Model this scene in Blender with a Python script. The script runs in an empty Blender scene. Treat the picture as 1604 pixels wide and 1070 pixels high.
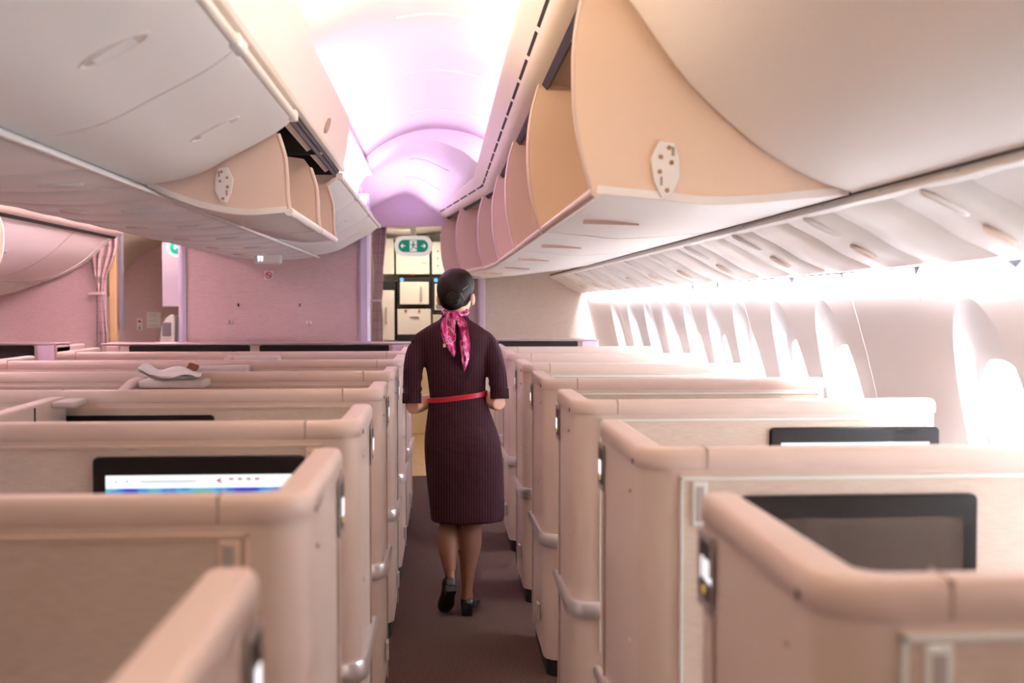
import bpy, bmesh, math, random
from mathutils import Vector, Matrix
random.seed(4)
sc = bpy.context.scene
COL = sc.collection
H = 1.48                      # eye height of the photographer

# ------------------------------------------------------------------ camera
cam_d = bpy.data.cameras.new('camera'); cam = bpy.data.objects.new('camera', cam_d); COL.objects.link(cam)
cam_d.sensor_width = 36.0
cam_d.lens = 36.0 * 1700 / 1604
cam.location = (0, 0, H)
cam.rotation_euler = (math.pi/2 - math.atan(57/1700), 0, -math.atan(112/1700))
cam_d.clip_start = 0.05; cam_d.clip_end = 200
cam_d.dof.use_dof = True; cam_d.dof.focus_distance = 5.15; cam_d.dof.aperture_fstop = 2.8
sc.camera = cam

# ------------------------------------------------------------------ world, exposure
w = bpy.data.worlds.new('daylight'); sc.world = w; w.use_nodes = True
bg = w.node_tree.nodes['Background']; bg.inputs[0].default_value = (0.86, 0.93, 1.0, 1); bg.inputs[1].default_value = 12.0
sc.view_settings.view_transform = 'Standard'; sc.view_settings.look = 'None'
sc.view_settings.exposure = 1.62; sc.view_settings.gamma = 1.0; sc.view_settings.use_curve_mapping = False
try:
    sc.cycles.use_denoising = True
    sc.cycles.max_bounces = 10; sc.cycles.diffuse_bounces = 6
    sc.cycles.sample_clamp_indirect = 6.0
except Exception: pass

def area(name, loc, rot, sx, sy, power, col):
    l = bpy.data.lights.new(name, 'AREA'); l.shape = 'RECTANGLE'; l.size = sx; l.size_y = sy
    l.energy = power; l.color = col
    o = bpy.data.objects.new(name, l); o.location = loc; o.rotation_euler = rot; COL.objects.link(o); return o
XC = -1.29                    # centre line of the aeroplane
def mx(x): return 2*XC - x
WARM = (1.0, 0.80, 0.55); WHITE = (1.0, 0.93, 0.86); VIOLET = (0.80, 0.50, 1.0); PINK = (1.0, 0.72, 0.80)
P = math.pi
# cove lighting behind the valances, shining up on the ceiling (rot x = pi -> up)
area('cove_light', (0.42, 2.0, H+1.10), (0, P-1.1, 0), .08, 7.2, 8.5, (1.0,.76,.68))
area('cove_light', (0.40, 7.2, H+1.06), (0, P-.9, 0), .08, 3.0, 3, (.84,.48,1.0))
area('cove_light', (-0.56, 1.6, H+.86), (0, P+.8, 0), .10, 5.4, 19, (1.0,.78,.52))
area('cove_light', (-0.50, 6.6, H+.80), (P, -.4, 0), .08, 3.6, 7, (.92,.62,1.0))
area('cove_light', (-.25, 9.8, H+.84), (P, 0, 0), .4, 2.2, 3, (.80,.50,1.0))
area('cove_light', (mx(0.42)+.06, 6.0, H+.72), (0, P+.5, 0), .10, 8, 40, (1.0,.72,.86))
area('cove_light', (mx(-0.60), 6.0, H+.86), (P, 0, 0), .10, 8, 60, (1.0,.72,.80))
# sidewall wash light tucked above the window panels
area('sidewall_wash_light', (1.472, 5.0, H+.20), (0, -.25, 0), .03, 12, 80, (1.0,.92,.95))
# galley and doorway lighting
area('galley_light', (-.2, 11.9, H+.77), (0, 0, 0), .7, .4, 4.5, (1.0,.88,.66))
area('doorway_light', (-2.7, 11.2, H+.74), (0, 0, 0), .5, .4, 2.5, (1.0,.86,.78))

# ------------------------------------------------------------------ materials
MATS = {}
def mat(name, col, rough=.5, metal=0, emit=None, es=1.0, noise=None, bump=None, spec=.5, alpha=None, coat=0, trans=0):
    if name in MATS: return MATS[name]
    m = bpy.data.materials.new(name); m.use_nodes = True; nt = m.node_tree; b = nt.nodes['Principled BSDF']
    b.inputs['Base Color'].default_value = (*col, 1); b.inputs['Roughness'].default_value = rough
    b.inputs['Metallic'].default_value = metal; b.inputs['Specular IOR Level'].default_value = spec
    b.inputs['Coat Weight'].default_value = coat
    if trans: b.inputs['Transmission Weight'].default_value = trans; b.inputs['IOR'].default_value = 1.1
    if emit: b.inputs['Emission Color'].default_value = (*emit, 1); b.inputs['Emission Strength'].default_value = es
    tc = nt.nodes.new('ShaderNodeTexCoord')
    def noi(scale, stretch, detail=3):
        mp = nt.nodes.new('ShaderNodeMapping'); mp.inputs['Scale'].default_value = stretch
        n = nt.nodes.new('ShaderNodeTexNoise'); n.inputs['Scale'].default_value = scale; n.inputs['Detail'].default_value = detail
        nt.links.new(tc.outputs['Object'], mp.inputs[0]); nt.links.new(mp.outputs[0], n.inputs['Vector']); return n
    if noise:            # (scale, stretch, colour2, lo, hi)
        sca, st, c2, lo, hi = noise
        n = noi(sca, st); r = nt.nodes.new('ShaderNodeMapRange')
        r.inputs[1].default_value = lo; r.inputs[2].default_value = hi
        x = nt.nodes.new('ShaderNodeMix'); x.data_type = 'RGBA'
        x.inputs[6].default_value = (*col, 1); x.inputs[7].default_value = (*c2, 1)
        nt.links.new(n.outputs['Fac'], r.inputs[0]); nt.links.new(r.outputs[0], x.inputs[0]); nt.links.new(x.outputs[2], b.inputs['Base Color'])
    if bump:             # (scale, stretch, strength)
        sca, st, s = bump
        n = noi(sca, st); bp = nt.nodes.new('ShaderNodeBump'); bp.inputs['Strength'].default_value = s; bp.inputs['Distance'].default_value = .002
        nt.links.new(n.outputs['Fac'], bp.inputs['Height']); nt.links.new(bp.outputs[0], b.inputs['Normal'])
    MATS[name] = m; return m
CREAM = mat('suite_plastic', (.60,.48,.415), .42, bump=(900,(1,1,1),.15))
CAP = mat('suite_cap_plastic', (.65,.51,.445), .36)
FAB = mat('suite_wall_textile', (.53,.425,.35), .8, noise=(30,(1,1,14),(.61,.505,.42),.35,.65), bump=(60,(1,1,12),.4))
TRIM = mat('pale_edge_trim', (.74,.78,.74), .25)
TRIM2 = mat('beige_edge_trim', (.66,.50,.40), .35)
SILV = mat('satin_silver', (.68,.66,.66), .28, .7)
BINW = mat('bin_door_white', (.83,.80,.77), .38)
BININ = mat('bin_inner_beige', (.74,.56,.42), .55)
BINDIV = mat('bin_divider_pink_beige', (.74,.58,.50), .5)
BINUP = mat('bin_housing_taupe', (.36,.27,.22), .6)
PSU = mat('service_panel_white', (.80,.80,.78), .28)
VAL = mat('valance_cream', (.80,.72,.62), .4)
CEIL = mat('ceiling_white', (.86,.82,.82), .55)
SIDE = mat('sidewall_white', (.88,.85,.86), .5)
MAUVE = mat('bulkhead_textile', (.58,.42,.42), .8, noise=(26,(1,1,10),(.66,.49,.49),.35,.65), bump=(70,(1,1,9),.5))
TAUPE = mat('bulkhead_textile_taupe', (.56,.50,.45), .8, noise=(26,(1,1,10),(.64,.57,.52),.35,.65), bump=(70,(1,1,9),.5))
LAV = mat('lavender_post', (.60,.52,.68), .35)
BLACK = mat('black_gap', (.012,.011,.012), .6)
BEZEL = mat('screen_bezel', (.012,.010,.010), .3, spec=.25)
SCR = mat('dark_glass_screen', (.035,.03,.03), .06, spec=.8)
CARPET = mat('aisle_carpet', (.135,.075,.058), .95, noise=(160,(1,1,1),(.055,.04,.036),.35,.65), bump=(400,(1,1,1),.8), spec=.1)
WOOD = mat('galley_floor', (.55,.38,.20), .4, noise=(6,(8,1,1),(.45,.29,.14),.3,.7))
WHT = mat('white_plastic', (.80,.79,.77), .35)
GREEN = mat('exit_green', (.0,.22,.14), .4, emit=(.0,.26,.16), es=.15)
SIGNW = mat('sign_white_lit', (.85,.85,.82), .4, emit=(1,1,.97), es=.12)
RED = mat('red_mark', (.55,.03,.05), .4)
GREY = mat('grey_plastic', (.22,.21,.25), .5)
DIGIT = mat('lit_white_digit', (.9,.9,.95), .4, emit=(.92,.94,1.0), es=.38)
GOLD = mat('gold_icon', (.7,.5,.15), .4, emit=(.9,.6,.15), es=.12)

# ------------------------------------------------------------------ mesh helpers
class MB:
    def __init__(s): s.v = []; s.f = []; s.mi = []; s.mats = []
    def m(s, material):
        if material not in s.mats: s.mats.append(material)
        s.cur = s.mats.index(material)
    def add(s, vs, fs, fn=None):
        o = len(s.v); s.v += [tuple(v) for v in vs]
        for f in fs: s.f.append(tuple(o+i for i in f)); s.mi.append(getattr(s, 'cur', 0))
        return s
    def box(s, x0, x1, y0, y1, z0, z1):
        vs = [(x,y,z) for x in (x0,x1) for y in (y0,y1) for z in (z0,z1)]
        return s.add(vs, [(0,1,3,2),(4,6,7,5),(0,4,5,1),(2,3,7,6),(0,2,6,4),(1,5,7,3)])
    def rings(s, rings, closed=True, cap0=True, cap1=True):
        n = len(rings[0]); o = len(s.v); vs = [p for r in rings for p in r]; fs = []
        for k in range(len(rings)-1):
            for i in range(n if closed else n-1):
                j = (i+1) % n; fs.append((k*n+i, k*n+j, (k+1)*n+j, (k+1)*n+i))
        if cap0: fs.append(tuple(range(n))[::-1])
        if cap1: fs.append(tuple((len(rings)-1)*n+i for i in range(n)))
        return s.add(vs, fs)
    def slab(s, pts, th, ys, warp=None, side=1):      # solid skin of a cross-section polyline (x, z), run along y
        nrm = []
        for i in range(len(pts)):
            a = Vector(pts[max(i-1,0)]); b = Vector(pts[min(i+1,len(pts)-1)]); d = (b-a).normalized(); nrm.append(Vector((-d.y, d.x))*side)
        loop = [tuple(p) for p in pts] + [(pts[i][0]+nrm[i].x*th, pts[i][1]+nrm[i].y*th) for i in range(len(pts)-1,-1,-1)]
        return s.rings([[(x+(warp(y) if warp else 0), y, H+z) for x,z in loop] for y in ys])
    def plate(s, poly, y0, y1, warp=None):            # flat panel with outline (x, z) standing across the cabin
        return s.rings([[(x+(warp(y) if warp else 0), y, H+z) for x,z in poly] for y in (y0,y1)])
    def tube(s, path, r, n=10):
        R = []; path = [Vector(p) for p in path]
        for i,p in enumerate(path):
            d = (path[min(i+1,len(path)-1)]-path[max(i-1,0)]).normalized()
            up = Vector((0,0,1)) if abs(d.z) < .9 else Vector((1,0,0))
            a = d.cross(up).normalized(); b = d.cross(a); rr = r[i] if isinstance(r,(list,tuple)) else r
            R.append([p + (a*math.cos(t)+b*math.sin(t))*rr for t in [2*P*k/n for k in range(n)]])
        return s.rings(R)
    def ell(s, c, rx, ry, rz, nu=20, nv=12):
        c = Vector(c); R = []
        for j in range(1,nv):
            t = P*j/nv; R.append([c+Vector((rx*math.sin(t)*math.cos(2*P*i/nu), ry*math.sin(t)*math.sin(2*P*i/nu), rz*math.cos(t))) for i in range(nu)])
        return s.rings(R)
    def build(s, name, material=None, parent=None, smooth=False, bevel=0, origin=None, subsurf=0):
        me = bpy.data.meshes.new(name); me.from_pydata(s.v, [], s.f)
        ms = s.mats or [material]; me.validate()
        for q in ms: me.materials.append(q)
        bm = bmesh.new(); bm.from_mesh(me); bmesh.ops.remove_doubles(bm, verts=bm.verts, dist=1e-6)
        bmesh.ops.recalc_face_normals(bm, faces=bm.faces)
        org = Vector(origin) if origin is not None else (WORG.get(parent.name, Vector()) if parent is not None else Vector())
        if origin is None and parent is None and bm.verts:
            xs=[v.co.x for v in bm.verts]; ys=[v.co.y for v in bm.verts]; zs=[v.co.z for v in bm.verts]
            org = Vector(((min(xs)+max(xs))/2,(min(ys)+max(ys))/2,min(zs)))
        bmesh.ops.translate(bm, verts=bm.verts, vec=-org)
        if smooth:
            for f in bm.faces: f.smooth = True
            for e in bm.edges:
                if len(e.link_faces)==2 and e.calc_face_angle(0) > .7: e.smooth = False
        bm.to_mesh(me); bm.free()
        o = bpy.data.objects.new(name, me); COL.objects.link(o)
        if parent is not None: o.parent = parent
        else: o.location = org
        WORG[o.name] = org
        if bevel:
            b = o.modifiers.new('bevel','BEVEL'); b.width = bevel; b.segments = 3; b.limit_method = 'ANGLE'; b.angle_limit = .6
        if subsurf: q = o.modifiers.new('sub','SUBSURF'); q.levels = q.render_levels = subsurf
        return o
WORG = {}
def tag(o, label, cat, group=None):
    o['label'] = label; o['category'] = cat
    if group: o['group'] = group
    return o
def thing(name, loc, label, cat, group=None):
    o = bpy.data.objects.new(name, None); o.location = loc; o.empty_display_size = .1; COL.objects.link(o)
    WORG[o.name] = Vector(loc); return tag(o, label, cat, group)
def struct(o): o['kind'] = 'structure'; return o
def cr(pts, k=5):            # smooth curve through points
    out = []; n = len(pts)
    for i in range(n-1):
        p0,p1,p2,p3 = [Vector(pts[max(0,min(n-1,i+d))]) for d in (-1,0,1,2)]
        for j in range(k):
            t=j/k; out.append(tuple(.5*((2*p1)+(p2-p0)*t+(2*p0-5*p1+4*p2-p3)*t*t+(3*p1-p0-3*p2+p3)*t**3)))
    out.append(tuple(pts[-1])); return out
def frange(a,b,step):
    n = max(1,int(round((b-a)/step))); return [a+(b-a)*i/n for i in range(n+1)]
def mirc(pts): return [(mx(x),z) for x,z in pts]
def mirp(pts): return [(mx(x)+.06,z*(1-.31*max(0,min(1,(-2.0-mx(x))/1.0)))) for x,z in pts]
def offset(poly, d):         # inward offset of a counter-clockwise plan polygon
    out=[]; n=len(poly)
    for i in range(n):
        a=Vector(poly[i-1]); b=Vector(poly[i]); c=Vector(poly[(i+1)%n])
        d1=(b-a).normalized(); d2=(c-b).normalized(); n1=Vector((-d1.y,d1.x)); n2=Vector((-d2.y,d2.x)); m=(n1+n2)
        L=m.length
        m = m/L if L>1e-6 else n1
        out.append(tuple(b+m*d/max(.35,m.dot(n1))))
    return out
def arc(cx,cy,r,a0,a1,n=8): return [(cx+r*math.cos(a0+(a1-a0)*i/n), cy+r*math.sin(a0+(a1-a0)*i/n)) for i in range(n+1)]

# ------------------------------------------------------------------ floor, ceiling, sidewalls
m = MB(); m.box(-4.3,1.75,-2,9.4,-.05,0); struct(m.build('floor', CARPET))
m = MB(); m.box(-4.3,1.75,9.4,13.4,-.05,0); struct(m.build('floor', WOOD))
def kink(y): return 0 if y < 8.6 else -(y-8.6)/2.6*.36
CP = cr([(-.52,.63),(-.60,.80),(-.60,.98),(-.48,1.13),(-.28,1.24),(-.05,1.29),(.20,1.26),(.40,1.17),(.52,1.05)])
m = MB(); m.slab(CP,.02,frange(-2,8.0,.5)); 
m.slab(mirp(CP)[::-1],.02,frange(-2,10.4,.5))
m.box(mx(-.52),-.52,-2,8.5,H+1.0,H+1.02)
# the lower domed end of the ceiling
A = cr([(-.50,.62),(-.60,.80),(-.58,.95),(-.41,1.12),(-.14,1.22),(.14,1.14),(.30,1.03),(.50,.99)])
B = cr([(-.80,.80),(-.79,.88),(-.76,.94),(-.66,1.01),(-.35,1.127),(-.10,.98),(.02,.92),(.2,.88)])
R_=[]
for i in range(9):
    t=i/8; y=8.0+3.2*t; R_.append([(a[0]*(1-t)+b[0]*t, y, H+a[1]*(1-t)+b[1]*t) for a,b in zip(A,B)])
m.rings(R_,closed=False,cap0=False,cap1=False)
m.rings([[(x,8.0,H+z) for x,z in CP],[(x,8.0,H+z) for x,z in A]],closed=False,cap0=False,cap1=False)
struct(m.build('ceiling', CEIL, smooth=True))
# raised ribs on the ceiling panels
def rib(pts, y, tilt=0, r=.006):
    q = MB(); q.tube([(x, y+tilt*(x+.05), H+z-.004) for x,z in pts], r, 6)
    return q
k=0
for y in (2.75,3.75,4.85,6.0,7.2):
    struct(rib(CP[22:36], y).build('ceiling_seam', CEIL, smooth=True))
for y in (3.30,8.9,9.9):
    src = CP if y<8 else [(a[0]*(1-(y-8)/3.2)+b[0]*(y-8)/3.2, a[1]*(1-(y-8)/3.2)+b[1]*(y-8)/3.2) for a,b in zip(A,B)]
    struct(rib(src[19:26] if y>8 else src[17:25], y, 0, .006).build('ceiling_seam', CEIL, smooth=True))

# window wall on the right, one closed skin with a scooped bay round every window
WP = [(.0,1.66),(.3,1.68),(.55,1.69),(.75,1.68),(.95,1.655),(1.1,1.63),(1.28,1.585),(1.42,1.545),(1.52,1.515),(1.60,1.50),(1.70,1.49)]
def wallx(z):
    for (a,xa),(b,xb) in zip(WP,WP[1:]):
        if z<=b: return xa+(xb-xa)*max(0,(z-a))/(b-a)
    return WP[-1][1]
FE = [1.42,2.03,2.64,3.25,4.46,5.06,5.72,6.29,6.89,7.54,8.22,8.95,9.80]
def bay_loops(yc, y0, y1):
    n=64; L=[]
    zt=1.495; zb=.78
    def arch(t, s=1.0):
        c,si=math.cos(t),math.sin(t); zc=1.12
        rz=(zt-zc) if si>0 else (zc-zb)
        p=.92
        return (yc+ .20*s*math.copysign(abs(c)**p,c)*(1-.10*max(0,si)), zc+rz*s*math.copysign(abs(si)**p,si))
    def pane(t, s):
        c,si=math.cos(t),math.sin(t)
        return (yc+.035+.14*s*math.copysign(abs(c)**.75,c), 1.10+.22*s*math.copysign(abs(si)**.75,si))
    T=[2*P*i/n for i in range(n)]
    L.append([(wallx(1.075)+.075, *pane(t,.94)) for t in T])
    L.append([(wallx(z)+.068,y,z) for y,z in [pane(t,1.0) for t in T]])
    L.append([(wallx(z)+.066,y,z) for y,z in [pane(t,1.18) for t in T]])
    for k,dep in ((.3,.062),(.6,.046),(.85,.032),(1.0,.020)):
        ring=[]
        for t in T:
            a=pane(t,1.2); b=arch(t); y=a[0]*(1-k)+b[0]*k; z=a[1]*(1-k)+b[1]*k; ring.append((wallx(z)+dep,y,z))
        L.append(ring)
    L.append([(wallx(z)+0.0,y,z) for y,z in [arch(t,1.015) for t in T]])
    # out to the rectangle
    rect=[]
    for t in T:
        c,si=math.cos(t),math.sin(t); zc=1.12
        ky=((y1-yc) if c>0 else (yc-y0))/max(1e-6,abs(c)); kz=((1.60-zc) if si>0 else (zc-.55))/max(1e-6,abs(si)); q=min(ky,kz)
        rect.append((yc+c*q, zc+si*q))
    for k in (.5,1.0):
        ring=[]
        for t,(ry,rz) in zip(T,rect):
            a=arch(t,1.015); y=a[0]*(1-k)+ry*k; z=a[1]*(1-k)+rz*k; ring.append((wallx(z),y,z))
        L.append(ring)
    return L
m = MB(); bounds=[]
for i,fe in enumerate(FE):
    yc = fe-.19
    lo = (FE[i-1]-.19+yc)/2 if i and fe-FE[i-1]<.9 else yc-.30
    hi = (FE[i+1]-.19+yc)/2 if i<len(FE)-1 and FE[i+1]-fe<.9 else yc+.30
    bounds.append((lo,hi)); L=bay_loops(yc,lo,hi); m.rings(L,cap0=False,cap1=False)
def plainwall(y0,y1,z0=.55,z1=1.6):
    zs=frange(z0,z1,.05); m.rings([[(wallx(z),y,z) for z in zs] for y in (y0,y1)],closed=False,cap0=False,cap1=False)
e=-2
for lo,hi in bounds:
    if lo-e>.01: plainwall(e,lo)
    e=hi
plainwall(e,13.4); 
for z0,z1 in ((0,.55),(1.6,1.7)): plainwall(-2,13.4,z0,z1)
m.rings([[(1.49,y,1.70),(1.50,y,1.74),(1.6,y,1.8),(1.75,y,2.6)] for y in (-2,13.4)],closed=False,cap0=False,cap1=False)
wr = struct(m.build('wall_right', SIDE, smooth=True))
# outer skin so that daylight only comes through the panes
m = MB(); e=-2
SK=mat('outer_skin',(.5,.5,.52),.6)
for fe in FE+[99]:
    yc=fe-.19; hi=min(13.4,yc-.14); m.box(1.755,1.775,e,hi,0,2.9)
    if fe==99: break
    m.box(1.755,1.775,hi,yc+.21,0,.84); m.box(1.755,1.775,hi,yc+.21,1.36,2.9); e=yc+.21
struct(m.build('wall_outer', SK))
for i,fe in enumerate(FE):
    yc=fe-.19
    def pn(t,s): 
        c,si=math.cos(t),math.sin(t); return (yc+.035+.14*s*math.copysign(abs(c)**.75,c), 1.10+.22*s*math.copysign(abs(si)**.75,si))
    T=[2*P*q/48 for q in range(48)]; m=MB()
    x0=wallx(1.075)+.056
    def ring(x,s): return [(x,*pn(t,s)) for t in T]
    m.m(WHT); 
    R0=[ring(x0+.03,.97),ring(x0+.012,1.0),ring(x0+.008,1.06),ring(x0+.018,1.12)]
    m.rings(R0,cap0=False,cap1=False)
    m.rings([ring(x0+.03,.97),ring(x0+.07,1.12)],cap0=False,cap1=False)
    fr=struct(m.build('window_%d'%(i+1), None, smooth=True))
    g=MB(); g.rings([ring(x0+.05,1.02),ring(x0+.053,1.02)])
    GL=mat('window_glass',(.95,.98,1.0),.02,trans=1.0)
    g.build('window_pane', GL, fr)
# panel joints on the sidewall
for y in (2.30,3.93,5.38,6.60,7.85,9.25):
    q=MB(); q.tube([(wallx(z)+.001,y,z) for z in frange(.6,1.5,.1)],.003,6); struct(q.build('sidewall_joint', mat('joint_pale',(.9,.84,.85),.5), smooth=True))
# left outer wall (mirrored, seen only past the far aisle)
m = MB(); zs=frange(0,1.7,.1); m.rings([[(mx(wallx(z)),y,z) for z in zs]+[(mx(1.5),y,1.74),(mx(1.75),y,2.7)] for y in (-2,13.4)],closed=False,cap0=False,cap1=False)
struct(m.build('wall_left', SIDE, smooth=True))
# roof above everything (keeps daylight out)
m = MB(); m.box(-4.5,1.9,-2,13.5,2.86,2.9); struct(m.build('ceiling', SK))
# crew-side end wall
m = MB(); m.box(-4.5,1.88,13.4,13.45,0,2.9); struct(m.build('wall_front', SIDE))
m = MB(); m.box(-4.5,1.76,-2.05,-2,0,2.9); struct(m.build('wall_rear_blocker', CREAM))  # unseen wall, added to cut the daylight coming from behind the camera

# ------------------------------------------------------------------ valances
def valance(ys, face, name, label, mir=False, warp=None, slots=True, gap=None):
    f = mirp(face) if mir else face
    t = thing(name, (f[0][0], ys[0], 0), label, 'trim panel')
    q=MB(); q.slab(f,.02,ys,warp,side=(-1 if not mir else 1)); q.build('face_panel', VAL, t, smooth=True)
    if slots:
        q=MB(); a=Vector(f[len(f)//2]); b=Vector(f[len(f)//2+1]); d=(b-a).normalized(); nrm=Vector((-d.y,d.x))*(1 if not mir else -1)
        y=ys[0]+.1
        while y<ys[-1]-.4:
            for (y0,y1) in ((y,y+.36),):
                R=[]
                for yy in frange(y0,y1,.18):
                    wv=warp(yy) if warp else 0
                    cx,cz=a.x+wv,a.y
                    R.append([(cx+d.x*s1*.009+nrm.x*s2, yy, H+cz+d.y*s1*.009+nrm.y*s2) for s1,s2 in ((-1,.0015),(1,.0015),(1,-.01),(-1,-.01))])
                q.rings(R)
            y+=.43
        q.build('vent_slot', BLACK, t)
        q=MB(); 
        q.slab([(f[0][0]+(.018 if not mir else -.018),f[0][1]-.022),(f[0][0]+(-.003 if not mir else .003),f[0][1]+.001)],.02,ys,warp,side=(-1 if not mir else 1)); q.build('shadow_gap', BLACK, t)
    return t
FR=[(.415,.895),(.375,.90),(.345,.925),(.335,.94),(.275,.985),(.262,1.0),(.27,1.02)]
valance(frange(-1.5,8.6,.8)+[9.4,10.2,11.2], FR, 'vented_valance', 'long cream vented trim rail above the right-hand bins, bending inwards ahead', warp=kink)
valance(frange(-1.5,10.1,.8), FR, 'vented_valance', 'cream trim rail with black vent slots above the bins of the far left aisle', mir=True)
# light trough behind the lip
m=MB(); m.slab([(.27,1.0),(.40,.97),(.52,.99),(.53,1.06)],.01,[-1.5,8.6,11.2],kink); struct(m.build('ceiling_trough', CEIL))
# wide centre valance with a rounded end
t=thing('smooth_valance',(-.45,-1.5,0),'wide smooth cream trim panel with a rounded end above the left bins','trim panel')
VF=cr([(-.468,.655),(-.455,.71),(-.438,.78),(-.415,.853)],4)
ys=frange(-1.5,5.0,.5)+[5.06,5.12,5.18,5.23,5.27,5.29]
R=[]
for y in ys:
    u=max(0,(y-5.0)/.29); cut=1-math.sqrt(max(0,1-u*u)); nV=len(VF)
    pts=[]
    for i,(x,z) in enumerate(VF):
        s=i/(nV-1); s2=s*(1-.9*cut); j=s2*(nV-1); a=int(min(j,nV-2)); fq=j-a
        pts.append((VF[a][0]*(1-fq)+VF[a+1][0]*fq, VF[a][1]*(1-fq)+VF[a+1][1]*fq))
    loop=pts+[(x-.018,z+.004) for x,z in pts[::-1]]
    R.append([(x,y,H+z) for x,z in loop])
q=MB(); q.rings(R); q.build('face_panel', VAL, t, smooth=True)
q=MB(); q.slab([(-.482,.640),(-.462,.643),(-.455,.660)],.012,[-1.5,5.3],side=1); q.build('lower_rail', VAL, t, bevel=.003)
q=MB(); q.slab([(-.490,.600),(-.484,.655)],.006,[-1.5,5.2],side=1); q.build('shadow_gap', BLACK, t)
q=MB(); R=[]
for a_ in [2*P*i/20 for i in range(20)]:
    yy=4.42+.05*math.cos(a_)+.03*math.sin(a_); s=.035*math.sin(a_); R.append((-.450+s*.2+.0025,yy,H+.72+s))
q.rings([R,[(x-.006,y,z) for x,y,z in R]]); q.build('latch_slot', BINUP, t)

# ------------------------------------------------------------------ overhead bins
def latch(parent, c, along, nrm, L=.15, Wd=.034):      # oval cup with a paddle
    c=Vector(c); a=Vector(along).normalized(); n=Vector(nrm).normalized(); b=Vector((0,1,0))
    q=MB(); R=[]
    for s,h in ((1.06,.0),(1.04,.003),(.96,.003),(.90,-.002)):
        R.append([c+a*(math.cos(t)*L/2*s)+b*(math.sin(t)*Wd*(s-.0))+n*h for t in [2*P*i/32 for i in range(32)]])
    q.rings(R,cap0=False,cap1=False); o=q.build('latch_rim', BINW, parent, smooth=True)
    q=MB(); R=[]
    for s in (.91,.5,.02):
        R.append([c+a*(math.cos(t)*L/2*s)+b*(math.sin(t)*Wd*s)+n*(.0005+.001*(1-s)) for t in [2*P*i/32 for i in range(32)]])
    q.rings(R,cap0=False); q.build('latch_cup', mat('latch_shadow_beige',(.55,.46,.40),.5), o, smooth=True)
    q=MB(); pts=[]
    R=[[c+a*(k*L*.30)+b*(j*Wd*.72*math.sqrt(1-(k*.6)**2))+n*.004 for k,j in ((-1,-1),(-.3,-1.05),(.5,-1.05),(1,-1),(1,1),(.5,1.05),(-.3,1.05),(-1,1))]]
    R.append([v-n*.004 for v in R[0]])
    q.rings(R); q.build('latch_paddle', WHT, o, bevel=.002)
CCL=cr([(-.945,.384),(-.86,.398),(-.767,.426),(-.664,.481),(-.546,.545),(-.485,.59),(-.47,.61)],4)
def centre_bin(y0,y1,label,group,detail=True,mir=False):
    pr=CCL if not mir else mirc(CCL)
    t=thing('overhead_bin',(pr[0][0],(y0+y1)/2,H+.38),label,'overhead bin',group)
    sgn=-1 if not mir else 1
    q=MB(); q.slab(pr,.018,[y0+.004,(y0+y1)/2,y1-.004],side=1 if not mir else -1); q.build('door', BINW, t, smooth=True)
    e=pr[-1]
    q=MB(); q.slab([(e[0]+.012*-sgn*1,e[1]-.022),(e[0]-sgn*-.0,e[1]+.002)],.018,[y0,y1-.0]); 
    q=MB(); q.tube([(e[0]-.002,y,H+e[1]-.002) for y in (y0+.01,y1-.01)],.013,10); q.build('top_trim', VAL, t, smooth=True)
    for ya in (y0+.006,y1-.016):
        q=MB(); q.plate([(p[0],p[1]+.003) for p in pr]+[(pr[-1][0]+sgn*.3,.605),(pr[0][0],.595)],ya,ya+.010); q.build('end_panel', BINDIV, t)
    for yy in (y0+.03,y1-.03):
        if detail:
            q=MB(); q.box(e[0]-.014,e[0]+.014,yy-.022,yy+.022,H+e[1]-.02,H+e[1]+.014); q.build('hinge_clasp', WHT, t, bevel=.006)
    if detail:
        i=13; a=Vector(pr[i-1]); b=Vector(pr[i+1]); d=(b-a).normalized(); nn=Vector((-d.y,d.x))
        if nn.y>0: nn=-nn
        latch(t,(pr[i][0],(y0+y1)/2+.05,H+pr[i][1]),(d.x,0,d.y),(nn.x,0,nn.y))
    return t
centre_bin(-.25,.75,'closed white bin on the left nearest the camera','closed left bins out of view')
centre_bin(.75,1.67,'closed white bin at the top left corner, latch cropped away','closed bins over the middle suites')
centre_bin(1.67,2.59,'closed white left bin with the large near latch','closed bins over the middle suites')
centre_bin(2.59,3.57,'closed white left bin with the smaller latch, beside the first open bin','closed bins over the middle suites')
centre_bin(5.16,6.2,'closed left bin just past the open left bins','closed bins past the open ones')
centre_bin(6.2,7.3,'closed left bin between the open ones and the bulkhead','closed bins past the open ones')
centre_bin(7.3,8.42,'closed left bin touching the mauve middle bulkhead','closed bins past the open ones')
for i,(a_,b_) in enumerate(((3.6,5.2),(5.2,6.8),(6.8,8.42))):
    centre_bin(a_,b_,['closed bin facing the far aisle, nearest','closed bin facing the far aisle, second','closed bin facing the far aisle, beside the bulkhead'][i],'closed bins facing the far aisle',False,True)

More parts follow.
